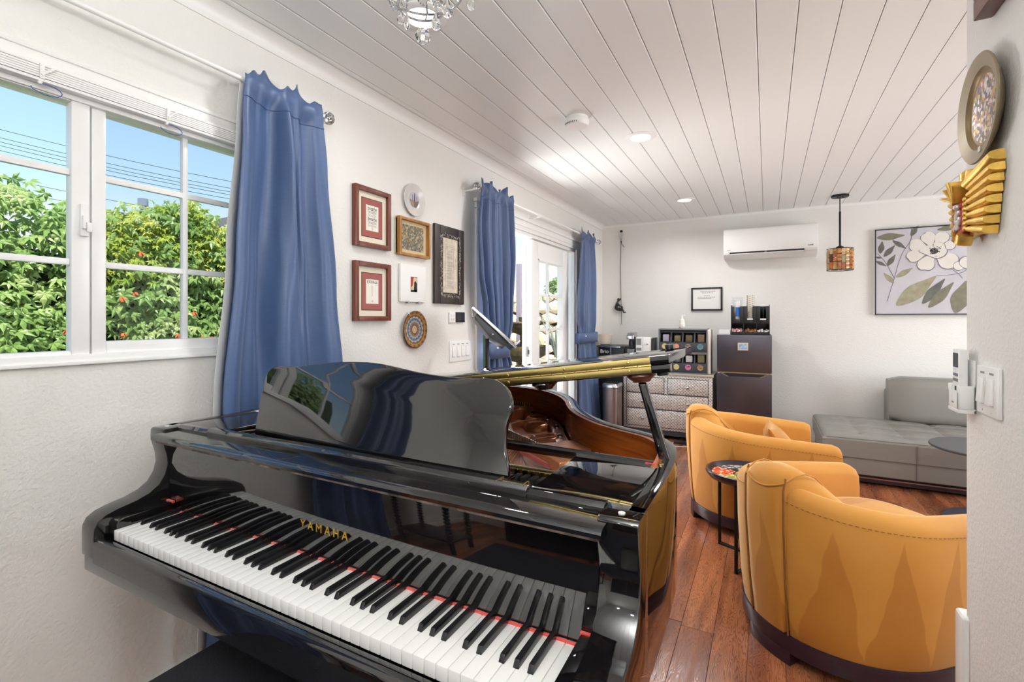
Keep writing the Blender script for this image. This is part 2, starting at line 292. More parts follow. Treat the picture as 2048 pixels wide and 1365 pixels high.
# ------------------------------------------------------------------ mesh helpers
OFF = {}
class MB:
    def __init__(s): s.v = []; s.f = []
    def add(s, vs, fs):
        o = len(s.v); s.v += [tuple(v) for v in vs]; s.f += [tuple(i + o for i in f) for f in fs]; return s
    def box(s, x0, x1, y0, y1, z0, z1):
        return s.add([(x0, y0, z0), (x1, y0, z0), (x1, y1, z0), (x0, y1, z0), (x0, y0, z1), (x1, y0, z1), (x1, y1, z1), (x0, y1, z1)],
                     [(3, 2, 1, 0), (4, 5, 6, 7), (0, 1, 5, 4), (1, 2, 6, 5), (2, 3, 7, 6), (3, 0, 4, 7)])
    def obox(s, c, ax, ay, az):
        c = Vector(c); ax = Vector(ax); ay = Vector(ay); az = Vector(az)
        return s.add([c + i * ax + j * ay + k * az for k in (-1, 1) for i, j in ((-1, -1), (1, -1), (1, 1), (-1, 1))],
                     [(3, 2, 1, 0), (4, 5, 6, 7), (0, 1, 5, 4), (1, 2, 6, 5), (2, 3, 7, 6), (3, 0, 4, 7)])
    def loft(s, secs, closed=True, caps=True, loop=False):
        n = len(secs[0]); vs = [p for q in secs for p in q]; fs = []
        m = len(secs)
        for i in range(m if loop else m - 1):
            for j in range(n if closed else n - 1):
                a = i * n + j; b = i * n + (j + 1) % n; i2 = (i + 1) % m
                fs.append((a, b, i2 * n + (j + 1) % n, i2 * n + j))
        if caps and closed and not loop:
            fs.append(tuple(range(n))[::-1]); fs.append(tuple(range((m - 1) * n, m * n)))
        return s.add(vs, fs)
    def tube(s, pts, r, n=8, loop=False, caps=True):
        pts = [Vector(p) for p in pts]; m = len(pts); secs = []; up = None
        rs = r if isinstance(r, (list, tuple)) else [r] * m
        for i, p in enumerate(pts):
            if loop: d = pts[(i + 1) % m] - pts[i - 1]
            else: d = pts[min(i + 1, m - 1)] - pts[max(i - 1, 0)]
            d = d.normalized()
            if up is None or abs(up.dot(d)) > .97: up = Vector((0, 0, 1)) if abs(d.z) < .9 else Vector((1, 0, 0))
            a = d.cross(up).normalized(); b = a.cross(d).normalized(); up = b
            secs.append([p + rs[i] * (cos(2 * pi * k / n) * a + sin(2 * pi * k / n) * b) for k in range(n)])
        return s.loft(secs, True, caps and not loop, loop)
    def cyl(s, p0, p1, r0, r1=None, n=16): return s.tube([p0, p1], [r0, r0 if r1 is None else r1], n)
    def lathe(s, prof, c=(0, 0, 0), n=24, axis='Z'):
        c = Vector(c); secs = []
        for r, h in prof:
            ring = []
            for k in range(n):
                a = 2 * pi * k / n; p = (r * cos(a), r * sin(a), h)
                if axis == 'X': p = (h, r * cos(a), r * sin(a))
                if axis == 'Y': p = (r * cos(a), h, r * sin(a))
                ring.append(c + Vector(p))
            secs.append(ring)
        return s.loft(secs, True, True)
    def prism(s, poly, fn, h0, h1):
        """poly of (a,b); fn(a,b,h)->xyz"""
        return s.loft([[fn(a, b, h0) for a, b in poly], [fn(a, b, h1) for a, b in poly]])
    def ball(s, c, r, nu=12, nv=8, sx=1, sy=1, sz=1):
        c = Vector(c); secs = []
        for j in range(1, nv):
            t = pi * j / nv
            secs.append([c + Vector((sx * r * sin(t) * cos(2 * pi * k / nu), sy * r * sin(t) * sin(2 * pi * k / nu), -sz * r * cos(t))) for k in range(nu)])
        return s.loft(secs)
    def mesh(s, name, off=(0, 0, 0), bevel=0, seg=2, smooth=True, ang=35):
        me = bpy.data.meshes.new(name); ox, oy, oz = off
        me.from_pydata([(x - ox, y - oy, z - oz) for x, y, z in s.v], [], s.f)
        bm = bmesh.new(); bm.from_mesh(me); bmesh.ops.recalc_face_normals(bm, faces=bm.faces)
        if bevel:
            es = [e for e in bm.edges if len(e.link_faces) == 2 and e.calc_face_angle(0) > R(28)]
            bmesh.ops.bevel(bm, geom=es, offset=bevel, segments=seg, affect='EDGES', profile=.6, clamp_overlap=True)
        bm.to_mesh(me); bm.free()
        if smooth:
            me.shade_smooth(); me.set_sharp_from_angle(angle=R(ang))
        return me
    def build(s, name, m, parent=None, **k):
        off = OFF.get(parent.name, (0, 0, 0)) if parent else k.pop('at', (0, 0, 0))
        k.pop('at', None)
        me = s.mesh(name, off, **k); me.materials.append(M[m] if isinstance(m, str) else m)
        return link(name, me, parent, off)
def link(name, me, parent=None, off=(0, 0, 0)):
    o = bpy.data.objects.new(name, me); COL.objects.link(o)
    if parent: o.parent = parent; OFF[o.name] = OFF.get(parent.name, (0, 0, 0))
    else: o.location = off; OFF[o.name] = off
    return o
def tag(o, label=None, cat=None, group=None, kind=None):
    if label: o['label'] = label
    if cat: o['category'] = cat
    if group: o['group'] = group
    if kind: o['kind'] = kind
    return o
def thing(name, label, cat, loc=(0, 0, 0), rotz=0, group=None, local=False):
    o = bpy.data.objects.new(name, None); COL.objects.link(o); o.location = loc; o.rotation_euler = (0, 0, rotz); o.empty_display_size = .05
    OFF[o.name] = (0, 0, 0) if local else tuple(loc)
    return tag(o, label, cat, group)
def struct(o): o['kind'] = 'structure'; return o
def dup(root, loc, rotz=None, label=None, group=None):
    r = root.copy(); COL.objects.link(r); r.location = loc
    if rotz is not None: r.rotation_euler = (0, 0, rotz)
    if label: r['label'] = label
    if group: r['group'] = group
    for ch in list(root.children):
        c = ch.copy(); COL.objects.link(c); c.parent = r
        for g in list(ch.children):
            d = g.copy(); COL.objects.link(d); d.parent = c
    return r
def text_part(name, txt, size, m, parent, origin, ux, uy, depth=.0006, width=None, align='CENTER'):
    """flat lettering: origin world point, ux/uy unit vectors of reading direction and up"""
    cu = bpy.data.curves.new(name, 'FONT'); cu.body = txt; cu.size = size; cu.align_x = align; cu.align_y = 'CENTER'; cu.extrude = depth; cu.resolution_u = 3
    t = bpy.data.objects.new('tmp', cu); COL.objects.link(t)
    bpy.context.view_layer.update()
    me = bpy.data.meshes.new_from_object(t.evaluated_get(bpy.context.evaluated_depsgraph_get()))
    bpy.data.objects.remove(t); me.name = name
    ux = Vector(ux).normalized(); uy = Vector(uy).normalized(); uz = ux.cross(uy); o = Vector(origin) - Vector(OFF.get(parent.name, (0, 0, 0)))
    sx = 1
    if width:
        xs = [v.co.x for v in me.vertices]; sx = width / max(1e-6, max(xs) - min(xs))
    for v in me.vertices: v.co = o + ux * v.co.x * sx + uy * v.co.y + uz * v.co.z
    me.materials.clear(); me.materials.append(M[m])
    return link(name, me, parent)
def crom(pts, k=6, loop=False):
    """Catmull-Rom through points (any dimension)"""
    P = [Vector(p) for p in pts]; n = len(P); out = []
    for i in range(n if loop else n - 1):
        p1 = P[i]; p2 = P[(i + 1) % n]
        p0 = P[i - 1] if (i > 0 or loop) else p1; p3 = P[(i + 2) % n] if (i + 2 < n or loop) else p2
        for j in range(k):
            t = j / k
            out.append(.5 * ((2 * p1) + (p2 - p0) * t + (2 * p0 - 5 * p1 + 4 * p2 - p3) * t * t + (3 * p1 - p0 - 3 * p2 + p3) * t ** 3))
    if not loop: out.append(P[-1])
    return out
def inset(pts, d):
    """offset an open 2-d polyline to its left by d"""
    out = []; n = len(pts)
    for i in range(n):
        a = pts[max(i - 1, 0)]; b = pts[min(i + 1, n - 1)]
        t = Vector((b[0] - a[0], b[1] - a[1])).normalized(); out.append((pts[i][0] - t.y * d, pts[i][1] + t.x * d))
    return out

# ================================================================== the room
LX, BY, CZ = -1.78, 5.72, 2.41        # left wall face, back wall face, ceiling face
FY, RX, XR = -2.4, .466, 3.3          # front wall face, near right wall face, far right wall face
fl = struct(MB().box(LX - .1, XR + .1, FY - .1, BY + .1, -.12, -.006).build('floor', 'darkgrey', smooth=False))
def plank_mesh(name, wd, ln, th, ch, m, up=1):
    b = MB(); a, l, z = wd / 2, ln / 2, th * up; c = ch
    b.add([(-a, -l, 0), (a, -l, 0), (a, l, 0), (-a, l, 0), (-a, -l, z - c * up), (a, -l, z - c * up), (a, l, z - c * up), (-a, l, z - c * up),
           (-a + c, -l + c, z), (a - c, -l + c, z), (a - c, l - c, z), (-a + c, l - c, z)],
          [(0, 1, 5, 4), (1, 2, 6, 5), (2, 3, 7, 6), (3, 0, 4, 7), (4, 5, 9, 8), (5, 6, 10, 9), (6, 7, 11, 10), (7, 4, 8, 11), (8, 9, 10, 11), (3, 2, 1, 0)])
    me = b.mesh(name, smooth=False); me.materials.append(M[m]); return me
PM = {}
def put_planks(parent, name, cols, wd, ln, y0, y1, z, th, ch, m, up=1, stag=True, gap=.0012):
    for i, x in enumerate(cols):
        y = y0 - (random.random() * ln * .9 if stag else 0)
        while y < y1 - .02:
            a, b = max(y, y0), min(y + ln, y1)
            if b - a > .06:
                key = (name, round(b - a, 2))
                if key not in PM: PM[key] = plank_mesh(name, wd - gap, round(b - a, 2) - gap, th, ch, m, up)
                o = bpy.data.objects.new(name, PM[key]); COL.objects.link(o); o.parent = parent
                o.location = (x, (a + b) / 2, z)
            y += ln
cols = [-.065 + .0625 + .125 * k for k in range(-13, 22)]
put_planks(fl, 'floor_plank', [c for c in cols if -1.72 < c < 2.6], .125, 1.21, 1.0 - .02, BY, -.006, .006, .0007, 'floor')
b = MB()
for x0, x1, y0, y1 in ((LX, XR, FY, .98), (2.64, XR, .98, BY)): b.box(x0, x1, y0, y1, -.006, -.0005)
b.build('floor_panel', 'floor', fl, smooth=False)['kind'] = 'stuff'

ce = struct(MB().box(LX - .14, XR + .12, FY - .12, BY + .12, CZ + .012, CZ + .14).build('ceiling', 'groove', smooth=False))
ccols = [-.0347 + .069 + .138 * k for k in range(-13, 24)]
put_planks(ce, 'ceiling_plank', [c for c in ccols if LX + .02 < c < XR], .138, BY - FY, FY, BY, CZ + .012, .012, .0032, 'ceil', -1, False, .0028)

# left wall with the window and the door cut out of it
WY0, WY1, WZ0, WZ1 = .10, 1.26, 1.145, 1.935
DY0, DY1, DZ1 = 2.89, 4.77, 2.0
b = MB()
for y0, y1, z0, z1 in ((FY - .12, WY0, 0, CZ + .02), (WY0, WY1, 0, WZ0), (WY0, WY1, WZ1, CZ + .02), (WY1, DY0, 0, CZ + .02), (DY0, DY1, DZ1, CZ + .02), (DY1, BY + .12, 0, CZ + .02)):
    b.box(LX - .075, LX, y0, y1, z0, z1)
struct(b.build('wall_left', 'wall', smooth=False))
struct(MB().box(LX - .14, XR + .12, BY, BY + .12, 0, CZ + .02).build('wall_back', 'wall', smooth=False))
struct(MB().box(RX, RX + .13, FY, 1.69, 0, CZ).build('wall_right', 'wall', bevel=.008))
b = MB()
b.box(LX, XR + .12, FY - .12, FY, 0, CZ)
struct(b.build('wall_front', 'wall', smooth=False))
b = MB()
for y0, y1, z0, z1 in ((FY, 2.6, 0, CZ), (2.6, 4.8, 0, .6), (2.6, 4.8, 2.1, CZ), (4.8, BY, 0, CZ)): b.box(XR, XR + .12, y0, y1, z0, z1)
struct(b.build('wall_far_right', 'wall', smooth=False))
struct(MB().box(RX + .13, XR, 1.45, 1.6, 0, CZ).build('wall_front_right', 'wall', smooth=False))

# mouldings: a small cove along the left wall, a bead along the back wall, skirtings
def cove(name, along, r, h):
    prof = [(0, 0), (.006, 0), (.008, .012)] + [(.008 + r * (1 - cos(a)), .012 + (h - .012) * sin(a)) for a in [pi / 2 * k / 6 for k in range(1, 7)]] + [(0, h)]
    return prof
p = cove('c', 'y', .05, .055)
struct(MB().loft([[(LX + a, y, CZ - .057 + hh) for a, hh in p] for y in (FY, BY)]).build('trim_1', 'trim', ang=50))
struct(MB().loft([[(x, BY - a * .45, CZ - .027 + hh * .5) for a, hh in p] for x in (LX, XR)]).build('trim_2', 'trim', ang=50))
struct(MB().box(LX, LX + .014, FY, DY0 - .09, 0, .09).box(LX, LX + .014, DY1 + .09, BY, 0, .09).build('baseboard_left', 'trim', bevel=.004))
struct(MB().box(LX + .02, XR, BY - .014, BY, 0, .09).build('baseboard_back', 'trim', bevel=.004))
struct(MB().box(RX - .012, RX, FY, 1.60, 0, .09).build('baseboard_right', 'trim', bevel=.004))
# white guard panel standing against the free end of the near right wall
g = struct(MB().box(RX - .014, RX + .10, 1.665, 1.725, 0, .488).build('trim_3', 'white', bevel=.012, seg=3))

# ---------------- window
win = struct(MB().box(LX - .075, LX + .002, WY0, WY0 + .03, WZ0, WZ1).box(LX - .075, LX + .002, WY1 - .03, WY1, WZ0, WZ1).box(LX - .075, LX + .002, WY0, WY1, WZ0, WZ0 + .022)
             .box(LX - .075, LX + .002, WY0, WY1, 1.907, WZ1).build('window_1', 'vinyl', bevel=.003))
MB().box(LX - .03, LX + .012, WY0 - .06, WY1 + .06, WZ0 - .008, WZ0 + .002).build('window_sill', 'trim', win, bevel=.002)
MB().box(LX - .09, LX + .01, WY0 - .06, WY1 + .06, 1.972, 2.022).box(LX, LX + .016, WY0 - .06, WY1 + .06, 2.006, 2.022).build('head_casing', 'trim', win, bevel=.004)
def sash(name, y0, y1, z0, z1, xa, xb, st, ed, br, tr_, cols_, rows_, mw=.017):
    gx = (xa + xb) / 2
    b = MB().box(xa, xb, y0, y0 + st[0], z0, z1).box(xa, xb, y1 - st[1], y1, z0, z1).box(xa, xb, y0 + st[0], y1 - st[1], z0, z0 + br).box(xa, xb, y0 + st[0], y1 - st[1], z1 - tr_, z1)
    s_ = b.build(name, 'vinyl', win, bevel=.004)
    ya, yb, za, zb = y0 + st[0], y1 - st[1], z0 + br, z1 - tr_
    ys = [ya] + list(cols_) + [yb]; zs = [za] + list(rows_) + [zb]
    for c in cols_: MB().box(gx - .008, gx + .012, c - mw / 2, c + mw / 2, za, zb).build('muntin', 'vinyl', s_, bevel=.003)
    for r in rows_: MB().box(gx - .007, gx + .011, ya, yb, r - .0095, r + .0095).build('muntin', 'vinyl', s_, bevel=.003)
    for i in range(len(ys) - 1):
        for j in range(len(zs) - 1):
            MB().box(gx - .002, gx + .001, ys[i], ys[i + 1], zs[j], zs[j + 1]).build('pane', 'screen' if name == 'right_sash' else 'glass', s_, smooth=False)
    return s_
sash('sliding_sash', .13, .678, 1.152, 1.93, LX - .045, LX - .006, (.045, .044), 0, .026, .026, (.405,), (1.438, 1.70))
sash('right_sash', .684, 1.232, 1.158, 1.93, LX - .072, LX - .012, (.036, .04), 0, .044, .022, (.957,), (1.438, 1.705))
lt = MB().box(LX - .008, LX + .004, .652, .672, 1.515, 1.61).box(LX + .0, LX + .014, .654, .662, 1.535, 1.575).box(LX, LX + .012, .664, .676, 1.528, 1.556).build('window_latch', 'white', win, bevel=.003)

bl = thing('window_blind', 'white slatted blind pulled all the way up above the window panes', 'blind', (LX, .68, 1.925))
MB().box(LX + .002, LX + .03, WY0 - .02, WY1 + .02, 1.963, 1.972).build('head_rail', 'white', bl, bevel=.003)
slat = None
for k in range(5):
    z = 1.932 + k * .0062
    MB().box(LX + .004, LX + .029, WY0 - .015, WY1 + .015, z, z + .0052).build('slat', 'white', bl, smooth=False)
MB().box(LX + .003, LX + .03, WY0 - .015, WY1 + .015, 1.921, 1.930).build('bottom_rail', 'white', bl, bevel=.003)
for y in (.27, .558, .872, 1.12):
    MB().box(LX + .03, LX + .034, y - .005, y + .005, 1.928, 1.968).obox((LX + .036, y + .012, 1.951), (.001, 0, 0), (0, .014, .014), (0, .002, -.002)).build('ladder_tape', 'white', bl, smooth=False)
    MB().ball((LX + .025, y - .002, 1.918), .006, 8, 5).build('cord_button', 'white', bl)
    pts = [(LX + .03, y + .01 + .03 * sin(t) * 1.1, 1.916 - .03 * (1 - cos(t)) * .5) for t in [pi * 2 * k / 14 - .3 for k in range(12)]]
    MB().tube(pts, .0012, 5).build('cord_loop', M.setdefault('bluecord', mat('blue_cord', lin(60, 80, 150), .7)), bl)

# ---------------- patio doors
dtrim = MB()
for y0, y1, z0, z1 in ((DY0 - .085, DY0, 0, DZ1 + .085), (DY1, DY1 + .085, 0, DZ1 + .085), (DY0, DY1, DZ1, DZ1 + .085)): dtrim.box(LX, LX + .018, y0, y1, z0, z1)
dtrim.box(LX, LX + .03, DY0 - .1, DY1 + .1, DZ1 + .08, DZ1 + .105).box(LX, LX + .024, DY0 - .085, DY1 + .085, DZ1 + .03, DZ1 + .045)
struct(dtrim.build('trim_4', 'trim', bevel=.004))
struct(MB().box(LX - .10, LX, DY0, DY0 + .02, 0, DZ1).box(LX - .10, LX, DY1 - .02, DY1, 0, DZ1).box(LX - .10, LX, DY0, DY1, DZ1 - .03, DZ1).build('trim_5', 'trim', bevel=.003))
struct(MB().box(LX - .16, LX + .02, DY0, DY1, -.02, .012).build('trim_6', 'steel', bevel=.003))
def leaf_door(name, T):
    """T maps (along, thickness, z) to world"""
    L, th = .87, .052
    b = MB()
    def bx(a0, a1, t0, t1, z0, z1): b.add([T(a, t, z) for z in (z0, z1) for a, t in ((a0, t0), (a1, t0), (a1, t1), (a0, t1))], [(3, 2, 1, 0), (4, 5, 6, 7), (0, 1, 5, 4), (1, 2, 6, 5), (2, 3, 7, 6), (3, 0, 4, 7)])
    a0, a1, z0, z1 = .134, .72, .23, 1.805
    bx(0, a0, 0, th, .015, 1.958); bx(a1, L, 0, th, .015, 1.958); bx(a0, a1, 0, th, .015, z0); bx(a0, a1, 0, th, z1, 1.958)
    d = struct(b.build(name, 'trim', bevel=.004))
    b = MB()
    for q0, q1, w0, w1 in ((a0, a0 + .014, z0, z1), (a1 - .014, a1, z0, z1), (a0, a1, z0, z0 + .014), (a0, a1, z1 - .014, z1)): bx(q0, q1, -.006, th + .006, w0, w1)
    b.build('glazing_bead', 'trim', d, bevel=.003)
    rows = [z0 + (z1 - z0) * k / 5 for k in range(6)]
    am = .395
    b = MB(); bx(am - .011, am + .011, .012, th - .012, z0, z1); b.build('muntin', 'trim', d, bevel=.003)
    for z in rows[1:-1]:
        b = MB(); bx(a0, a1, .012, th - .012, z - .011, z + .011); b.build('muntin', 'trim', d, bevel=.003)
    for i in range(5):
        for q0, q1 in ((a0, am), (am, a1)):
            b = MB(); bx(q0, q1, th / 2 - .002, th / 2 + .002, rows[i], rows[i + 1]); b.build('pane', 'glass', d, smooth=False)
    return d, b, bx
d1, b, bx = leaf_door('door_1', lambda a, t, z: (LX - .012 - t, 3.742 + a, z))
MB().box(LX - .095, LX - .064, 3.722, 3.758, .015, 1.958).build('astragal', 'trim', d1, bevel=.003)
MB().box(LX - .058, LX - .022, 3.7385, 3.743, .945, 1.03).build('latch_plate', 'steel', d1, bevel=.001)
MB().box(LX - .048, LX - .032, 3.7365, 3.740, .965, 1.005).build('latch_hole', 'ink', d1, smooth=False)
d2, b, bx = leaf_door('door_2', lambda a, t, z: (LX - .15 - a, 2.93 + t, z))

# ================================================================== outdoors
gd = struct(MB().box(-40, LX - .14, -20, 40, -.35, -.12).build('ground', mat('gravel', lin(206, 196, 180), .95, bump=.5, bscale=40, vary=.2, vscale=8), smooth=False))
struct(MB().box(-3.0, LX - .14, 2.2, 5.4, -.12, -.03).build('patio', mat('pale_paving', lin(214, 208, 198), .9, bump=.3, bscale=40), smooth=False))

# flowering vine hedge beyond the window
def palm_leaf(sz, lobes=5, curl=.25):
    vs = [(0, 0, 0)]; fs = []
    for k in range(lobes):
        a = R(-104 + 208 * k / (lobes - 1)); L = sz * (1 - .32 * abs(k - (lobes - 1) / 2) / ((lobes - 1) / 2)); wd = sz * .17
        d = Vector((sin(a), cos(a), 0)); q = Vector((d.y, -d.x, 0)); i = len(vs)
        vs += [tuple(d * L * .45 + q * wd + Vector((0, 0, -.02 * sz))), tuple(d * L * .45 - q * wd + Vector((0, 0, -.02 * sz))), tuple(d * L + Vector((0, 0, -curl * sz))), tuple(d * L * .45 + Vector((0, 0, .07 * sz)))]
        fs += [(0, i, i + 3), (0, i + 3, i + 1), (i, i + 2, i + 3), (i + 3, i + 2, i + 1)]
    return vs, fs
hd = thing('hedge', 'tall green flowering vine hedge growing outside the window', 'hedge', (-3.3, 2.0, -.12))
rnd = random.Random(11)
HT = ((-1, 2.05), (.6, 1.97), (.81, 1.90), (1.04, 1.79), (1.19, 1.76), (1.39, 1.86), (1.58, 1.93), (1.77, 1.84), (2.2, 1.82), (6, 1.78))
def hedge_top(y):
    for (a, p), (b_, q) in zip(HT, HT[1:]):
        if y <= b_: return p + (q - p) * (y - a) / (b_ - a)
    return 1.78
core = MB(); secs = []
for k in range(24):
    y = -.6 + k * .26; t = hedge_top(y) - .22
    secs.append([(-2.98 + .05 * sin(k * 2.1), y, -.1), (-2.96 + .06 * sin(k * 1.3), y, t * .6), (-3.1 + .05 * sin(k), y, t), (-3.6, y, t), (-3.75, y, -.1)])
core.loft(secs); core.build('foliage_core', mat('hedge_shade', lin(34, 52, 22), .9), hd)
leaves = []
while len(leaves) < 11500:
    y = rnd.uniform(-.3, 4.6); z = rnd.uniform(.75, 2.2); t = hedge_top(y)
    if z > t + rnd.uniform(-.1, .05): continue
    x = -2.90 - rnd.random() ** 1.5 * .2 - max(0, z - t + .25) * .8 * rnd.random() + .05 * sin(y * 9 + z * 6)
    leaves.append((x, y, z))
while len(leaves) < 14800:
    y = rnd.uniform(1.12, 2.3); z = rnd.uniform(1.5, 2.0)
    if z < hedge_top(y) + .02: leaves.append((-2.9 - rnd.random() * .3, y, z))
for k in range(46):                                       # loose sprigs above the crown
    y = rnd.uniform(.7, 2.4); t = hedge_top(y)
    for q in range(5): leaves.append((-3.0 - rnd.random() * .3, y + rnd.uniform(-.05, .05), t + rnd.uniform(-.04, .09)))
leaves.sort(key=lambda p: p[0] ** 2 + p[1] ** 2)
vis = [p for p in leaves if .95 < p[1] / (-p[0]) * 2.9 < 2.25 and p[0] > -3.02 and p[2] > 1.1]
big = set(vis[::max(1, len(vis) // 235)][:235])
def leaf_matrix(p):
    m = Matrix.Translation(p) @ Matrix.Rotation(rnd.uniform(0, 6.28), 4, 'Z') @ Matrix.Rotation(R(rnd.gauss(28, 26)), 4, 'X')
    f = Matrix.Translation(p) @ Vector((rnd.gauss(.8, .4), rnd.gauss(-.25, .4), rnd.gauss(.65, .4))).normalized().to_track_quat('Z', 'Y').to_matrix().to_4x4() @ Matrix.Rotation(pi + rnd.gauss(0, .8), 4, 'Z')
    return f
LM = []
for sz in (.058, .07):
    vs, fs = palm_leaf(sz); me = MB().add(vs, fs).mesh('leaf', smooth=False); me.materials.append(M['leaf']); LM.append(me)
stuff = MB(); stuff2 = MB()
for p in leaves:
    m = leaf_matrix(p)
    if p in big:
        o = bpy.data.objects.new('leaf', LM[rnd.random() < .5]); COL.objects.link(o); o.parent = hd
        o.matrix_local = Matrix.Translation((3.3, -2.0, .12)) @ m
        continue
    far = p[1] > 1.13 and p[2] > 1.50 + .1 * sin(p[1] * 9)
    vs, fs = palm_leaf(rnd.uniform(.042, .07) * (.62 if far else 1), 5)
    (stuff2 if far and rnd.random() < .8 else stuff).add([m @ Vector(v) for v in vs], fs)
o = stuff.build('leaves', 'leaf', hd, smooth=False); o['kind'] = 'stuff'
o = stuff2.build('yellowing_leaves', 'leafy', hd, smooth=False); o['kind'] = 'stuff'; o['label'] = 'small yellowing leaves on the far part of the hedge'
b = MB()
for k in range(12):
    y = rnd.uniform(.5, 2.6); t = hedge_top(y)
    b.tube([(-3.1, y, t - .3), (-3.05, y + rnd.uniform(-.05, .05), t), (-3.02 + rnd.uniform(-.1, .1), y + rnd.uniform(-.12, .12), t + rnd.uniform(.03, .12))], [.003, .002, .001], 5)
b.build('stems', mat('stem', lin(92, 96, 50), .8), hd)['kind'] = 'stuff'
fm = MB()
for q in range(5):
    a = 2 * pi * q / 5
    fm.loft([[(.006 * cos(a + d), .006 * sin(a + d), 0) for d in (-.6, 0, .6)], [(.022 * cos(a + d), .022 * sin(a + d), -.015) for d in (-.5, 0, .5)], [(.026 * cos(a + d), .026 * sin(a + d), -.036) for d in (-.35, 0, .35)]], closed=False)
fme = fm.mesh('flower'); fme.materials.append(mat('orange_petal', lin(204, 96, 52), .6))
for y, z in ((1.12, 1.62), (1.2, 1.38), (1.27, 1.41), (1.30, 1.62), (1.33, 1.38), (1.06, 1.36), (1.55, 1.31), (1.58, 1.17), (1.47, 1.19), (1.86, 1.31), (1.92, 1.37), (2.0, 1.33), (1.97, 1.27), (1.92, 1.24), (1.8, 1.2), (1.65, 1.17), (1.0, 1.22), (1.22, 1.2)):
    o = bpy.data.objects.new('flower', fme); COL.objects.link(o); o.parent = hd; o.location = (-2.86 + 3.3 + rnd.uniform(-.02, .03), y - 2.0 - .0, z + .12); o.scale = (.62,) * 3; o.rotation_euler = (rnd.uniform(-.5, .5), rnd.uniform(-.5, .5), rnd.uniform(0, 6)); o['label'] = 'small orange bell flower'

# power lines far beyond the hedge
for (z0, z1) in ((9.66, 6.76), (9.30, 6.50), (9.12, 6.36), (8.95, 6.26), (8.74, 6.1), (7.55, 5.3), (7.1, 4.9)):
    a = Vector((-31, 6.1, z0 + .35)); c = Vector((-15.5, 14.4, z1 - .62))
    pts = [a.lerp(c, k / 10) + Vector((0, 0, -.25 * sin(pi * k / 10))) for k in range(11)]
    tag(MB().tube(pts, .010, 5).build('power_line', 'iron', at=tuple(a)), 'thin dark overhead power line crossing the sky beyond the hedge', 'cable', 'power lines beyond the hedge')
# neighbouring house behind the hedge, only its roof end shows
nh = thing('house', 'neighbour house with a dark shingled roof rising behind the hedge', 'house', (-11, 6.2, -.12))
MB().box(-14, -8.6, 5.3, 9.5, -.12, 2.3).build('wall', 'offwhite', nh, smooth=False)
shm = mat('shingle', lin(92, 88, 86), .9, bump=.4, bscale=30)
for k in range(6):
    y0 = 4.55 + .42 * k; z0 = 2.62 + .2 * k
    MB().obox((-10.9, y0 + .21, z0), (3.1, 0, 0), (0, .24, .115), (0, -.012, .022)).build('shingle_course', shm, nh, smooth=False)
vt = thing('roof_vent', 'small grey metal roof vent pipe standing above the hedge', 'vent', (-9.3, 4.13, -.12))
MB().cyl((-9.2, 4.2, 2.3), (-9.2, 4.2, 3.16), .045, n=12).build('pipe', 'steel', vt)
MB().cyl((-9.2, 4.2, 3.16), (-9.2, 4.2, 3.28), .075, n=14).build('cap', 'steel', vt)

# stone bank, fountain and neighbours seen through the patio door
bk = thing('stone_bank', 'sunlit dry stacked bank of rough pale garden stones beyond the patio', 'stones', (-4.2, 7.6, -.12))
sm = []
for q in range(4):
    s_ = MB(); r2 = random.Random(q + 40)
    bm = bmesh.new(); bmesh.ops.create_icosphere(bm, subdivisions=1, radius=1)
    for v in bm.verts: v.co *= r2.uniform(.78, 1.1)
    me = bpy.data.meshes.new('stone'); bm.to_mesh(me); bm.free(); me.materials.append(M['rock']); sm.append(me)
MB().box(-7.5, -2.0, 7.75, 8.1, -.12, 1.55).build('earth_bank', 'concrete', bk, smooth=False)
z = -.02
while z < 1.62:
    x = -6.2 + rnd.random() * .1; h_ = rnd.uniform(.085, .12)
    while x < -2.2:
        wd = rnd.uniform(.1, .19)
        o = bpy.data.objects.new('stone', rnd.choice(sm)); COL.objects.link(o); o.parent = bk
        o.location = (x + wd + 4.2, 7.68 - 7.6 - .12 * (1.6 - z) + rnd.uniform(-.04, .04), z + h_ + .12); o.scale = (wd * 1.12, .14, h_ * 1.15); o.rotation_euler = (rnd.uniform(-.2, .2), rnd.uniform(-.2, .2), rnd.uniform(-.3, .3))
        x += wd * 1.8
    z += h_ * 1.75
for k, (z0, y0, hh) in enumerate(((.36, 6.62, .4), (.62, 7.02, .7))):
    pts = [(-5.4, y0), (-4.6, y0 - .1), (-3.8, y0 + .05), (-3.0, y0 - .05), (-2.3, y0)]
    b = MB().loft([[(x, y, z0 - hh), (x, y + .26, z0 - hh), (x, y + .26, z0), (x, y + .05 * sin(x * 9), z0 + .02 * sin(x * 7))] for x, y in [tuple(p) for p in crom(pts, 6)]])
    tag(b.build('stone_ledge', 'rock', at=(-3.8, y0, z0 - hh), smooth=False), ('lower stone ledge stepping up to the garden rock wall', 'upper stone ledge just below the garden rock wall')[k], 'ledge', 'stone ledges')
ft = thing('fountain', 'tiered mossy garden fountain in front of the rock wall', 'fountain', (-3.02, 6.0, -.12))
def lz(name, prof, m): return MB().lathe(prof, (-3.02, 6.0, 0), 24).build(name, m, ft)
lz('column', [(.12, -.12), (.12, .05), (.06, .1), (.05, .6), (.07, .72), (.035, .8), (.03, 1.2), (.05, 1.26), (.05, 1.3)], 'rust')
lz('upper_bowl', [(.04, 1.05), (.12, 1.08), (.2, 1.13), (.235, 1.2), (.235, 1.225), (.21, 1.225), (.12, 1.17), (.03, 1.15)], 'rust')
lz('lower_bowl', [(.06, .66), (.2, .70), (.34, .78), (.38, .87), (.38, .9), (.35, .9), (.2, .82), (.03, .8)], 'rust')
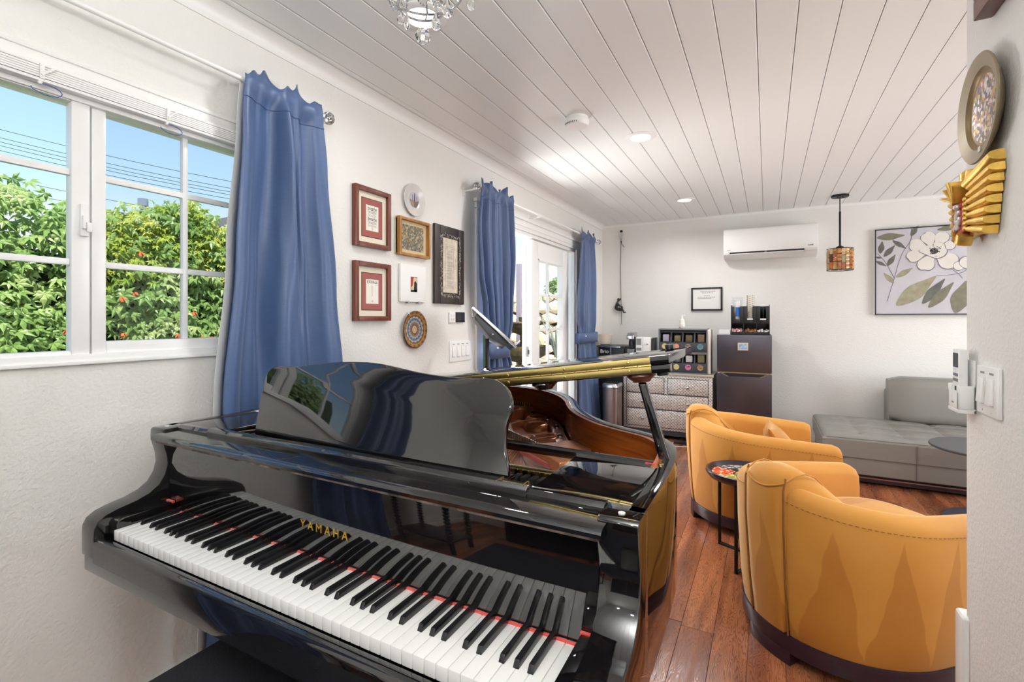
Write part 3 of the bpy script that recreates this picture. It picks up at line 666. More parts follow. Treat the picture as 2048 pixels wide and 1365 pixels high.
lz('rim', [(.2, 1.215), (.25, 1.215), (.255, 1.235), (.2, 1.235)], 'concrete')
b = MB()
for k in range(9):
    a = 2 * pi * k / 9
    b.tube([(-3.02 + .245 * cos(a), 6.0 + .245 * sin(a), 1.23), (-3.02 + .262 * cos(a), 6.0 + .262 * sin(a), 1.1), (-3.02 + .27 * cos(a), 6.0 + .27 * sin(a), .86)], .004, 5)
b.build('water_streams', M['clear'], ft)['kind'] = 'stuff'
tag(MB().box(-3.325, -3.255, 6.40, 6.46, -.12, 2.1).build('wooden_post', mat('grey_post', lin(150, 140, 148), .8, bump=.3), at=(-3.29, 6.43, -.12), bevel=.006), 'weathered grey wooden post standing behind the garden fountain', 'post')
sw = thing('clay_pot', 'pale clay urn standing on a ledge beyond the patio door glass', 'pot', (-3.34, 7.16, .64))
MB().lathe([(.05, .64), (.1, .7), (.125, .85), (.1, 1.0), (.06, 1.06), (.075, 1.1), (.06, 1.1)], (-3.34, 7.16, 0), 20).build('body', mat('pale_clay', lin(220, 196, 150), .8), sw)
pl = thing('agave', 'spiky grey agave plant growing against the rock wall', 'plant', (-2.92, 7.05, .64))
for k in range(13):
    a = 2 * pi * k / 13; l_ = .34 + .1 * (k % 3)
    d = Vector((cos(a), sin(a) * .6, 0)); pts = [Vector((-2.92, 7.02, .66)), Vector((-2.92, 7.02, .66)) + d * l_ * .3 + Vector((0, 0, l_ * .75)), Vector((-2.92, 7.02, .66)) + d * l_ * .55 + Vector((0, 0, l_ * 1.15))]
    MB().tube(pts, [.022, .018, .002], 5).build('leaf', mat('agave_leaf', lin(142, 150, 136), .6) if k == 0 else bpy.data.materials['agave_leaf'], pl)
h2 = thing('house', 'pale neighbour house with a low green edged roof beyond the rock wall', 'house', (-9, 19, -.12))
MB().box(-16, -5, 17.5, 24, -.12, 2.05).build('wall', 'offwhite', h2, smooth=False)
MB().box(-16.4, -4.6, 17.1, 17.4, 2.0, 2.2).build('fascia', mat('green_fascia', lin(96, 128, 112), .7), h2, smooth=False)
MB().add([(-16.4, 17.1, 2.2), (-4.6, 17.1, 2.2), (-4.6, 24, 2.2), (-16.4, 24, 2.2), (-14, 20.5, 3.5), (-7.8, 20.5, 3.5)], [(0, 1, 5, 4), (1, 2, 5), (2, 3, 4, 5), (3, 0, 4), (3, 2, 1, 0)]).build('roof', mat('grey_roof', lin(172, 168, 170), .9, bump=.3), h2, smooth=False)
tr = thing('tree', 'small leafy tree behind the garden rock wall', 'tree', (-6.1, 15, -.12))
MB().tube([(-6.25, 15, -.12), (-6.2, 15, 1.2), (-6.25, 15, 2.1)], [.1, .08, .04], 8).build('trunk', 'concrete', tr)
b = MB()
for k in range(500):
    d = Vector((rnd.gauss(0, 1), rnd.gauss(0, 1), rnd.gauss(0, 1))).normalized() * rnd.uniform(.6, 1)
    m = Matrix.Translation((-6.25 + d.x * .40, 15 + d.y * .4, 2.28 + d.z * .42)) @ Matrix.Rotation(rnd.uniform(0, 6), 4, 'Z') @ Matrix.Rotation(rnd.uniform(-1, 1), 4, 'X')
    vs, fs = palm_leaf(.13, 3); b.add([m @ Vector(v) for v in vs], fs)
b.build('foliage', 'leaf', tr, smooth=False)['kind'] = 'stuff'

# ================================================================== the grand piano
PX = -.89
pi_ = thing('grand_piano', 'glossy black grand piano with its lid partly raised and keyboard open', 'piano', (PX, 1.3, 0))
RT = .952                                                   # top of the rim
ctl = [(-.176, .795), (-.177, .9), (-.178, 1.05), (-.187, 1.18), (-.212, 1.28), (-.27, 1.355), (-.36, 1.405), (-.45, 1.465), (-.545, 1.57), (-.612, 1.68), (-.668, 1.79), (-.75, 1.905), (-.86, 2.0), (-.98, 2.05), (-1.1, 2.07), (-1.3, 2.075), (-1.47, 2.04), (-1.575, 1.94), (-1.604, 1.8), (-1.604, 1.4), (-1.604, 1.1), (-1.604, .795)]
out = [(p.x, p.y) for p in crom([(a, b, 0) for a, b in ctl], 5)]
mid = inset(out, .028); inn = inset(out, .044)
def ring(A, B, z0, z1): return [[(a[0], a[1], z0), (a[0], a[1], z1), (b[0], b[1], z1), (b[0], b[1], z0)] for a, b in zip(A, B)]
MB().loft(ring(out, mid, .655, RT)).build('rim', 'black', pi_, bevel=.0015)
MB().loft(ring(mid[6:-8], inn[6:-8], .70, RT - .002)).build('inner_rim', 'rimwood', pi_)['label'] = 'mahogany coloured inner side of the rim'
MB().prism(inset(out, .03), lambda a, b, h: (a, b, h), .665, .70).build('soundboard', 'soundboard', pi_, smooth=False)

armp = [(.82, RT), (.757, RT), (.751, .947), (.750, .926), (.753, .908), (.762, .875), (.764, .85), (.757, .822), (.742, .797), (.718, .78), (.685, .769), (.645, .762), (.617, .754), (.599, .742), (.591, .725), (.590, .70), (.590, .648), (.82, .648)]
for x0, x1 in ((-1.604, -1.537), (-.243, -.176)):
    MB().prism(armp, lambda a, b, h: (h, a, b), x0, x1).build('arm', 'black', pi_, bevel=.003, ang=40)
    xm = (x0 + x1) / 2
    MB().cyl((xm, .778, RT - .001), (xm, .778, RT + .002), .006, n=12).build('rubber_button', 'offwhite', pi_)
for x0, x1 in ((-1.537, -1.506), (-.274, -.243)):
    MB().prism([(.627, .655), (.627, .728), (.634, .738), (.645, .742), (.77, .746), (.77, .655)], lambda a, b, h: (h, a, b), x0, x1).build('cheek_block', 'black', pi_, bevel=.003)
MB().prism([(.588, .640), (.588, .684), (.591, .692), (.598, .697), (.611, .697), (.617, .693), (.618, .640)], lambda a, b, h: (h, a, b), -1.537, -.243).build('key_slip', 'black', pi_, ang=50)
MB().box(-1.600, -.180, .594, .62, .606, .646).build('lower_rail', 'black', pi_, bevel=.004)
MB().box(-1.59, -.19, .62, 1.05, .604, .655).build('key_bed', 'black', pi_, bevel=.003)

# keyboard: 52 white, 36 black
KW = 1.225 / 52; KX = -1.5035
kb = MB(); a = KW / 2 - .0005
kb.box(-a, a, -.08, .075, -.026, 0)
kme = kb.mesh('white_key', bevel=.0018); kme.materials.append(M['ivory'])
for k in range(52):
    o = bpy.data.objects.new('white_key', kme); COL.objects.link(o); o.parent = pi_; o.location = (KX + KW * (k + .5) - PX, .70 - 1.3, .72)
bk_ = MB().loft([[(-.0055, -.098, 0), (.0055, -.098, 0), (.0045, -.092, .0118), (-.0045, -.092, .0118)], [(-.0055, 0, 0), (.0055, 0, 0), (.0045, 0, .0125), (-.0045, 0, .0125)]])
bme = bk_.mesh('black_key', bevel=.0012); bme.materials.append(M['ebony'])
for k in range(51):
    if 'ABCDEFG'[k % 7] in 'ACDFG':
        off = {'A': .0015, 'C': -.002, 'D': .002, 'F': -.0025, 'G': 0}['ABCDEFG'[k % 7]]
        o = bpy.data.objects.new('black_key', bme); COL.objects.link(o); o.parent = pi_; o.location = (KX + KW * (k + 1) + off - PX, .768 - 1.3, .7195)
MB().box(-1.537, -.243, .763, .7675, .7195, .7232).box(-1.537, -1.505, .760, .767, .742, .7475).box(-.275, -.243, .760, .767, .742, .7475).build('felt_strip', 'redfelt', pi_, smooth=False)['label'] = 'red felt strip behind the keys'
fb = MB().box(-1.535, -.245, .768, .79, .7255, .93).build('fallboard', 'black', pi_, bevel=.002)
text_part('lettering', 'Y A M A H A', .0275, 'goldpaint', fb, (-.8945, .7672, .788), (1, 0, 0), (0, 0, 1), .0005, .1545)
lp = [(.79, .945), (.735, .9445), (.724, .942), (.718, .936), (.719, .929), (.726, .925), (.738, .924), (.765, .926), (.79, .926)]
lip = MB().prism(lp, lambda a, b, h: (h, a, b), -1.533, -.226).build('fallboard_lip', 'black', fb, ang=50)
MB().box(-1.525, -.235, .728, .742, .9205, .9255).build('lip_felt', 'stripfelt', fb, smooth=False)
# shelf that carries the music desk
MB().prism([(.79, .925), (.79, .955), (.797, .962), (.812, .962), (.82, .955), (.82, .925)], lambda a, b, h: (h, a, b), -1.39, -.39).build('front_rail', 'black', pi_, bevel=.002)
for x0, x1 in ((-.39, -.244), (-1.536, -1.39)): MB().prism([(.79, .928), (.79, .95), (.80, .957), (.815, .957), (.815, .928)], lambda a, b, h: (h, a, b), x0, x1).build('rail_end', 'black', pi_, bevel=.0007)
MB().box(-1.31, -.47, .82, .90, .932, .942).build('music_shelf', 'black', pi_, bevel=.002)
for x0, x1 in ((-.392, -.2045), (-1.5755, -1.37)):
    MB().box(x0, x1, .812, 1.052, .944, .9515).build('side_panel', 'black', pi_, bevel=.0006)
for x in (-.455, -.40): MB().box(x - .0012, x + .0012, .795, .822, .955, .9628).build('brass_hinge', 'brass', pi_, smooth=False)
# music desk, leaning back
dk = [(-1.300, 0), (-1.317, .10), (-1.322, .155), (-1.318, .178), (-1.30, .194), (-1.27, .2005), (-1.235, .2005), (-1.19, .203), (-1.12, .213), (-1.03, .2225), (-.93, .226), (-.87, .2225), (-.81, .215), (-.745, .207), (-.67, .2025), (-.60, .203), (-.56, .2055), (-.528, .199), (-.503, .182), (-.49, .158), (-.489, .13), (-.494, .10), (-.49, .06), (-.477, .025), (-.472, 0)]
tl = R(18)
fn = lambda a, b, h: (a, .872 + b * sin(tl) + h * cos(tl), .942 + b * cos(tl) - h * sin(tl))
sk = [(p.x, p.y) for p in crom([(a, b, 0) for a, b in dk], 3)]
MB().prism(sk, fn, 0, .014).build('music_desk', 'black', pi_, bevel=.003)
MB().obox((-.9, .975, 1.0), (.008, 0, 0), (0, .05, .055), (0, .003, -.003)).obox((-.9, .99, .95), (.09, 0, 0), (0, .02, 0), (0, 0, .006)).build('desk_prop', 'iron', pi_)

# iron plate, strings, dampers
def Pz(a, b, h): return (a, b, h)
pl_in = [p for p in inset(out, .05)]
MB().prism(pl_in, Pz, .80, .822).build('plate', 'plategold', pi_, bevel=.003)['label'] = 'bronze painted cast iron plate'
wide = inset(out, .05)[10:70]; wid2 = inset(out, .095)[10:70]
MB().loft([[(a[0], a[1], .82), (a[0], a[1], .846), (b[0], b[1], .842), (b[0], b[1], .82)] for a, b in zip(wide, wid2)]).build('plate_flange', 'plategold', pi_, bevel=.004)
b = MB()
for i in range(4, 58, 6): b.lathe([(.010, 0), (.010, .004), (.006, .009), (.002, .010)], ((wide[i][0] + wid2[i][0]) / 2, (wide[i][1] + wid2[i][1]) / 2, .844), 8)
b.build('flange_bolts', 'steel', pi_)['kind'] = 'stuff'
for x, y, r in ((-.888, 1.905, .036), (-.83, 1.785, .038), (-.712, 1.60, .044), (-1.2, 1.72, .036)):
    MB().lathe([(r + .018, .82), (r + .016, .832), (r + .006, .844), (r, .846), (r - .006, .842), (r - .008, .822)], (x, y, 0), 28).build('plate_ring', 'plategold', pi_)
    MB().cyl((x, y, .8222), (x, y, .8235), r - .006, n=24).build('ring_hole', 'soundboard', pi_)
S1 = ((-1.1, 1.58), (-.904, 1.625), (-.80, 1.575), (-.74, 1.62), (-.684, 1.70)); S2 = ((-.95, 1.15), (-.80, 1.33), (-.742, 1.495), (-.694, 1.60), (-.655, 1.645)); S0 = ((-1.15, 1.4), (-.98, 1.6), (-.931, 1.686), (-.909, 1.785), (-.87, 1.88))
for pts, wd in ((S1, .012), (S2, .012), (S0, .011), (((-1.38, 1.15), (-1.36, 1.6), (-1.25, 1.98)), .014)):
    q = crom([(a, b, 0) for a, b in pts], 5); l = inset([(p.x, p.y) for p in q], wd); r = inset([(p.x, p.y) for p in q], -wd)
    MB().loft([[(a[0], a[1], .82), (a[0] * .7 + c[0] * .3, a[1] * .7 + c[1] * .3, .850 - .006 * (i / len(l))), (a[0] * .3 + c[0] * .7, a[1] * .3 + c[1] * .7, .850 - .006 * (i / len(l))), (c[0], c[1], .82)] for i, (a, c) in enumerate(zip(l, r))]).build('plate_strut', 'plategold', pi_, bevel=.003)
# hitch block with red felt at the tail
blk = [(-1.33, 1.93), (-1.12, 1.86), (-1.0, 1.86), (-.945, 2.0), (-1.1, 2.03), (-1.3, 2.035)]
MB().prism(blk, Pz, .82, .866).build('hitch_block', 'plategold', pi_, bevel=.004)
MB().prism([(-1.28, 1.95), (-1.12, 1.885), (-1.02, 1.885), (-.985, 1.985), (-1.1, 2.0), (-1.28, 2.005)], Pz, .866, .8675).build('hitch_panel', 'white', pi_)
b = MB(); rr = random.Random(3)
for k in range(34):
    t = k / 33; x = -1.27 + .28 * t; y = 1.985 - .06 * t
    b.obox((x, y - .02, .872), (.007, .012 * (1 if k % 2 else -1), 0), (.002, .002, 0), (0, 0, .004))
b.build('string_braid', 'redfelt', pi_)['kind'] = 'stuff'
b = MB()
for k in range(26):
    t = k / 25; x = -1.29 + .33 * t; y = 2.012 - .03 * t + .01 * sin(pi * t)
    b.cyl((x, y, .866), (x + .002, y - .004, .888), .0028, n=6)
b.build('hitch_pins', 'goldpaint', pi_)['kind'] = 'stuff'
b = MB()
for k in range(70):
    t = k / 69; x0 = -1.50 + 1.13 * t; x1 = -1.33 + .80 * t if t > .3 else -1.5 + 1.2 * t
    y1 = 1.92 - 1.25 * max(0, t - .35) if t > .3 else 1.9
    b.tube([(x0, 1.13, .872), (x1, max(1.2, y1), .85)], .0011, 4)
b.build('strings', 'string', pi_)['kind'] = 'stuff'
# front: brass coloured bridge bar, red felt, dampers, pins, treble plate web
MB().box(-1.50, -.36, 1.135, 1.165, .83, .874).build('capo_bar', 'brass', pi_, bevel=.006, seg=3)
MB().loft([[(x, y - .007, .845), (x, y + .007, .845), (x, y + .007, .858), (x, y - .007, .858)] for x, y in ((-1.0, 1.62), (-.86, 1.5), (-.705, 1.375), (-.60, 1.295), (-.5, 1.235))]).build('string_felt', 'redfelt', pi_)
b = MB()
for k in range(24):
    t = k / 23; b.cyl((-.80 + .26 * t, 1.47 - .17 * t, .86), (-.80 + .26 * t, 1.472 - .17 * t, .886), .0034, n=6)
b.build('tuning_pins', 'steel', pi_)['kind'] = 'stuff'
MB().prism([(-.66, 1.345), (-.50, 1.22), (-.44, 1.30), (-.47, 1.40), (-.56, 1.47)], Pz, .845, .878).build('treble_web', 'plategold', pi_, bevel=.006, seg=3)
b = MB()
for k in range(46): b.box(-1.47 + .0235 * k, -1.455 + .0235 * k, 1.085, 1.12, .83, .868)
b.build('dampers', 'satinblack', pi_, bevel=.002)['kind'] = 'stuff'
MB().box(-1.50, -.30, .93, 1.06, .80, .83).build('action_rail', mat('red_brown_rail', lin(150, 66, 32), .3), pi_, bevel=.004)

# lid: main lid hinged at the left, raised 8 degrees; front flap folded back on top, long brass hinge on its front edge
LA = R(8.0); hx, hz = -1.604, .972
def LT(u, y, n): return (hx + u * cos(LA) - n * sin(LA), y, hz + u * sin(LA) + n * cos(LA))
lid_out = [(p[0] - hx + .004, p[1] + .004) for p in out if p[1] >= 1.112]
lid_poly = [(1.427, 1.11)] + lid_out + [(0, 1.11)]
MB().prism(lid_poly, lambda a, b, h: LT(a, b, h), -.019, -.0005).build('lid', 'black', pi_, bevel=.003)
flp = MB().prism([(.0, 1.11), (1.427, 1.11), (1.427, 1.47), (.0, 1.47)], lambda a, b, h: LT(a, b, h), .0005, .021).build('front_flap', 'black', pi_, bevel=.003)
MB().prism([(.0, 0.0012), (1.385, .0012), (1.385, .0185), (.0, .0185)], lambda a, b, h: LT(a, 1.11 - h, b), 0, .002).prism([(.0, -.0165), (1.385, -.0165), (1.385, -.0008), (.0, -.0008)], lambda a, b, h: LT(a, 1.11 - h, b), 0, .002).build('long_hinge', 'brass', pi_, bevel=.0006)
b = MB()
for k in range(45): b.tube([LT(.002 + k * .0308, 1.1075, 0.0003), LT(.031 + k * .0308, 1.1075, .0003)], .0022, 8)
b.build('hinge_knuckle', 'brass', pi_)['kind'] = 'stuff'
for k in range(9):
    for n_ in (.0105, -.009):
        c = LT(.055 + k * .16, 1.1075, n_)
        MB().ball(c, .0038, 8, 5, 1, .6, 1).build('hinge_screw', 'brass', pi_)
c = LT(1.38, 1.40, .021); MB().cyl(c, LT(1.38, 1.40, .036), .013, n=14).build('flap_bumper', 'blackplastic', pi_, bevel=.003)
c = LT(1.405, 1.13, -.019); MB().cyl(c, LT(1.405, 1.13, -.026), .013, n=14).build('lid_bumper', 'blackplastic', pi_, bevel=.002)
for u in (1.352, 1.10):
    MB().loft([[LT(u + r * cos(a), 1.145 + r * sin(a), n_) for a in [2 * pi * k / 16 for k in range(16)]] for r, n_ in ((.032, -.019), (.034, -.024), (.022, -.034), (.02, -.038))]).build('prop_cup', 'mahog' if u > 1.2 else 'black', pi_)
pt = Vector(LT(1.352, 1.145, -.038)); pb = Vector((-.2, 1.14, .925))
MB().loft([[pb + Vector((s * .013, t * .012, 0)) for s, t in ((-1, -1), (1, -1), (1, 1), (-1, 1))], [pt + Vector((s * .010, t * .010, 0)) for s, t in ((-1, -1), (1, -1), (1, 1), (-1, 1))]]).build('prop_stick', 'black', pi_, bevel=.0085, seg=4)
MB().tube([(-.222, 1.09, .9425), (-.55, 1.105, .9425), (-.95, 1.12, .9425)], .0125, 10).build('long_prop', 'black', pi_)
MB().box(-.232, -.196, 1.075, 1.165, .925, .934).cyl((-.205, 1.08, .93), (-.205, 1.08, .955), .007, n=10).build('prop_hinge', 'brass', pi_, bevel=.001)
MB().box(-.24, -.218, 1.08, 1.105, .936, .952).build('prop_felt', 'redfelt', pi_, bevel=.003)
# legs (under the case) and pedal lyre
for x, y in ((-.30, .95), (-1.48, .95), (-1.25, 1.80)):
    MB().loft([[(x + sx * a, y + sy * a, z) for sx, sy in ((-1, -1), (1, -1), (1, 1), (-1, 1))] for a, z in ((.028, .06), (.034, .1), (.052, .55), (.062, .6), (.062, .656))]).build('leg', 'black', pi_, bevel=.004)
    MB().cyl((x - .014, y, .03), (x + .014, y, .03), .03, n=16).box(x - .02, x + .02, y - .016, y + .016, .03, .064).build('caster', 'brass', pi_)
ly = MB().box(-.99, -.965, 1.0, 1.03, .12, .61).box(-.815, -.79, 1.0, 1.03, .12, .61).box(-1.03, -.75, .97, 1.08, .06, .13).build('pedal_lyre', 'black', pi_, bevel=.004)
for x in (-.95, -.89, -.83): MB().box(x - .016, x + .016, .88, 1.0, .055, .063).build('pedal', 'brass', ly, bevel=.003)

# bench tucked under the keyboard
bn = thing('piano_bench', 'black padded piano bench tucked in front of the keyboard', 'bench', (-.88, .50, 0))
MB().box(-1.145, -.615, .30, .69, .475, .515).build('seat', 'leatherblack', bn, bevel=.014, seg=3)
MB().box(-1.125, -.635, .32, .67, .40, .476).build('apron', 'black', bn, bevel=.003)
for x in (-1.10, -.66):
    for y in (.345, .645): MB().box(x - .022, x + .022, y - .022, y + .022, 0, .40).build('leg', 'black', bn, bevel=.003)
for x in (-1.0, -.88, -.76):
    for y in (.43, .56): MB().ball((x, y, .5165), .008, 10, 6, 1, 1, .4).build('tuft_button', 'leatherblack', bn)

# ================================================================== curtains
def curtain(name, label, rodx, yl, yr, ztop, zbot, folds, amp, seed, tie=None, ruffle=.05, lining=0, crease=(), flare=0):
    """yl / yr: lists of (z, y) for the two side edges"""
    r = random.Random(seed)
    def at(tab, z):
        tab = sorted(tab)
        if z <= tab[0][0]: return tab[0][1]
        for (z0, a), (z1, b_) in zip(tab, tab[1:]):
            if z <= z1: t = (z - z0) / (z1 - z0); t = t * t * (3 - 2 * t); return a + (b_ - a) * t
        return tab[-1][1]
    nu, nv = 96, 64; ph = [r.uniform(0, 6.28) for _ in range(4)]
    secs = []
    zt = ztop + ruffle
    rodz = ztop
    for j in range(nv + 1):
        t = j / nv; t = t ** 1.25 if t < 1 else 1
        row = []
        for i in range(nu + 1):
            s = i / nu
            z = zt - (zt - zbot) * t
            z += (.022 * sin(s * 15 + ph[0]) + .014 * sin(s * 31 + ph[1])) * max(0, 1 - (zt - z) / .06)
            a = at(yl, z); c = at(yr, z)
            pinch = 1 - .55 * math.exp(-((z - rodz) / .03) ** 2)
            grow = .55 + .45 * min(1, max(0, (rodz - z) / .5))
            A = amp * pinch * grow
            if tie: A *= 1 - .6 * math.exp(-((z - tie) / .1) ** 2)
            ss = s + .015 * sin(3 * z + ph[2]) * (1 - s) * s * 4
            f = sin(2 * pi * folds * ss + ph[0] * .2) * .72 + .28 * sin(2 * pi * folds * 2.3 * ss + ph[3] + z * .5)
            f = math.copysign(abs(f) ** .75, f)
            x = rodx + A * f + flare * max(0, (1.1 - z) / 1.1) ** 1.5
            for cs, cz, cw, ca, cl in crease:
                x += ca * math.exp(-((s - cs - (cz - z) * cl) / cw) ** 2) * math.exp(-((z - cz) / .42) ** 2)
            wr = math.exp(-((z - rodz) / .035) ** 2); x = x * (1 - wr) + (rodx + .018 + .006 * f) * wr
            row.append((x, a + (c - a) * s, z))
        secs.append(row)
    root = thing(name, label, 'curtain', (rodx, (yl[0][1] + yr[0][1]) / 2, zbot))
    b = MB(); b.loft(secs, closed=False, caps=False)
    o = b.build('drape', 'satin', root, ang=80)
    md = o.modifiers.new('s', 'SOLIDIFY'); md.thickness = .003; md.offset = -1
    # stitched line under the header
    hem = [(p[0] + .0018, p[1], p[2]) for p in secs[min(range(nv + 1), key=lambda q: abs(secs[q][0][2] - (rodz - .055)))]]
    MB().tube(hem, .0013, 4).build('header_seam', M.setdefault('seam', mat('seam_blue', lin(66, 86, 140), .6)), root)
    if lining:
        rows = []
        for row in secs[2:]:
            x, y, z = row[0]; wgt = -.004 + lining * min(1, (zt - z) / .6)
            rows.append([(rodx - .014, y - wgt, z), (rodx - amp - .004, y + .05, z)])
        q = MB().loft(rows, closed=False, caps=False).build('lining', 'lining', root, ang=80)
        md = q.modifiers.new('s', 'SOLIDIFY'); md.thickness = .002
    if tie:
        ya, yb = at(yl, tie), at(yr, tie); cy, hw = (ya + yb) / 2, (yb - ya) / 2 + .004
        pr = []
        for k in range(28):
            a_ = 2 * pi * k / 28; e = .55
            px = rodx + math.copysign(abs(cos(a_)) ** e, cos(a_)) * (amp * .62 + .012); py = cy + math.copysign(abs(sin(a_)) ** e, sin(a_)) * hw
            pr.append([(px, py, tie - .055), (px + .002 * cos(a_), py, tie), (px, py, tie + .055)])
        q = MB().loft(pr, closed=False, caps=False, loop=True).build('tie_band', 'satin', root, ang=60)
        md = q.modifiers.new('s', 'SOLIDIFY'); md.thickness = .004
        MB().ball((rodx + amp * .62 + .014, cy - hw * .5, tie + .02), .009, 10, 6).build('button', 'white', root)
    return root
curtain('curtain', 'long blue satin curtain with a white lined edge beside the window and behind the piano', -1.69,
        [(2.24, 1.09), (2.0, 1.075), (1.5, 1.045), (.95, 1.0), (.05, .945)], [(2.24, 1.425), (1.9, 1.455), (1.4, 1.50), (1.0, 1.54), (.05, 1.60)], 2.145, .03, 2.1, .040, 5, None, .05, .014,
        ((.50, 1.85, .05, .035, .10), (.33, 1.25, .06, -.03, .14), (.62, 1.6, .03, -.03, .02)))
curtain('curtain', 'blue curtain gathered with a tie band at the near side of the patio door', -1.685,
        [(2.21, 2.72), (1.85, 2.675), (1.6, 2.69), (1.33, 2.755), (1.08, 2.82), (.9, 2.78), (.05, 2.74)], [(2.21, 3.17), (1.8, 3.185), (1.3, 3.14), (1.08, 3.105), (.9, 3.14), (.05, 3.2)], 2.148, .03, 4.0, .042, 9, 1.05, .05)
curtain('curtain', 'blue curtain with a tie band hanging in the far corner beside the patio door', -1.685,
        [(2.21, 4.66), (1.8, 4.60), (1.36, 4.52), (1.08, 4.57), (.9, 4.55), (.05, 4.52)], [(2.21, 5.14), (1.8, 5.19), (1.36, 5.2), (1.08, 5.19), (.6, 5.22), (.05, 5.25)], 2.148, .03, 2.6, .04, 15, 1.075, .045, 0, (), .05)
# rods
def rod(label, y0, y1, ball_end, brs):
    t = thing('curtain_rod', label, 'curtain rod', (-1.69, (y0 + y1) / 2, 2.147))
    MB().cyl((-1.69, y0, 2.147), (-1.69, y1, 2.147), .0085, n=14).build('rod', 'white', t)
    for y in ball_end:
        f = MB().ball((-1.69, y, 2.147), .022, 14, 10).build('finial', 'glassball', t)
        b = MB(); rr = random.Random(int(y * 100) + 5)
        for k in range(13):
            n = Vector((rr.gauss(0, 1), rr.gauss(0, 1), rr.gauss(0, 1))).normalized(); u = n.orthogonal().normalized(); v = n.cross(u)
            b.tube([Vector((-1.69, y, 2.147)) + .0255 * (cos(2 * pi * q / 18) * u + sin(2 * pi * q / 18) * v) for q in range(18)], .0016, 5, loop=True)
        b.build('wire_wrap', 'steel', f)
    for y in brs:
        MB().box(LX, LX + .004, y - .012, y + .012, 2.09, 2.15).box(LX, -1.69, y - .004, y + .004, 2.118, 2.126).box(-1.704, -1.676, y - .006, y + .006, 2.122, 2.134).build('bracket', 'white', t, bevel=.001)
rod('white curtain rod with a wire ball finial above the window', -.25, 1.462, (1.477,), (1.455, .0))
rod('white curtain rod with a wire ball finial above the patio door', 2.70, 5.27, (2.687, 5.285), (2.672, 3.66, 5.25))

# ================================================================== pictures and plates on the left wall
def wbox(b, y0, y1, z0, z1, d0, d1): return b.box(LX + d0, LX + d1, y0, y1, z0, z1)
def wframe(y0, y1, z0, z1, fw, d, lip=.006):
    b = MB(); wbox(b, y0, y0 + fw, z0, z1, .002, d); wbox(b, y1 - fw, y1, z0, z1, .002, d); wbox(b, y0 + fw, y1 - fw, z0, z0 + fw, .002, d); wbox(b, y0 + fw, y1 - fw, z1 - fw, z1, .002, d); return b
UY, UZ = (0, 1, 0), (0, 0, 1)
def print_frame(label, y0, y1, z0, z1, lines):
    t = thing('framed_print', label, 'picture', (LX, (y0 + y1) / 2, z0))
    wframe(y0, y1, z0, z1, .024, .028).build('frame', 'cherry', t, bevel=.003)
    wbox(MB(), y0 + .02, y1 - .02, z0 + .02, z1 - .02, .002, .012).build('mat_board', mat('cream_mat', lin(228, 220, 200), .85) if 'cream_mat' not in bpy.data.materials else bpy.data.materials['cream_mat'], t, smooth=False)
    a, c, e, g_ = y0 + .056, y1 - .056, z0 + .056, z1 - .056
    wbox(MB(), a - .004, c + .004, e - .004, g_ + .004, .011, .0125).build('inner_line', 'framedark', t, smooth=False)
    wbox(MB(), a, c, e, g_, .012, .0135).build('red_mat', mat('rose_mat', lin(156, 90, 84), .8) if 'rose_mat' not in bpy.data.materials else bpy.data.materials['rose_mat'], t, smooth=False)
    wbox(MB(), a + .026, c - .026, e + .03, g_ - .03, .013, .0145).build('sheet', 'paper', t, smooth=False)
    for txt, sz, m, dz, wd in lines:
        text_part('lettering', txt, sz, m, t, (LX + .0148, (y0 + y1) / 2, z0 + dz), UY, UZ, .0002, wd)
    return t
print_frame('cherry framed print repeating the word breathe on a rose mat, the upper one', 1.722, 1.972, 1.63, 1.93,
            [('breathe', .030, 'ink', .198, .062), ('breathe', .026, 'greyink', .181, .058), ('breathe', .026, 'paleink', .165, .056), ('breathe', .030, 'ink', .146, .062), ('breathe', .026, 'greyink', .129, .058), ('breathe', .026, 'paleink', .113, .056), ('\u25a1', .012, 'ink', .095, None)])
t = print_frame('cherry framed print with the word EXHALE on a rose mat, the lower one', 1.722, 1.972, 1.262, 1.557,
                [('EXHALE', .024, 'ink', .196, .072), ('\u25a1', .012, 'ink', .098, None)])
wbox(MB(), 1.844, 1.8455, 1.385, 1.446, .0145, .0149).build('drawn_line', 'ink', t, smooth=False)
# ship plate
pp = thing('wall_plate', 'small white plate painted with a sailing ship, hung highest of the group', 'plate', (LX, 2.169, 1.945))
MB().lathe([(.03, .006), (.05, .004), (.088, .016), (.092, .018), (.090, .020), (.058, .011), (.054, .0095), (.0, .0095)], (LX, 2.169, 1.945), 40, 'X').build('dish', mat('pale_porcelain', lin(208, 206, 202), .18), pp)
MB().lathe([(.044, .0096), (.044, .0104), (.0, .0104)], (LX, 2.171, 1.947), 32, 'X').build('painted_sky', mat('pale_sky', lin(176, 174, 190), .3), pp, smooth=False)
def wpoly(pts, d0, d1): return MB().prism(pts, lambda a, b, h: (LX + h, a, b), d0, d1)
wpoly([(2.135, 1.945), (2.15, 1.912), (2.19, 1.905), (2.205, 1.925), (2.212, 1.95), (2.19, 1.94), (2.16, 1.942)], .0105, .0112).build('painted_hull', mat('ship_brown', lin(112, 92, 84), .5), pp, smooth=False)
wpoly([(2.14, 1.94), (2.15, 1.915), (2.17, 1.908), (2.165, 1.94)], .0112, .0118).build('painted_bow', mat('ship_tan', lin(160, 132, 96), .5), pp, smooth=False)
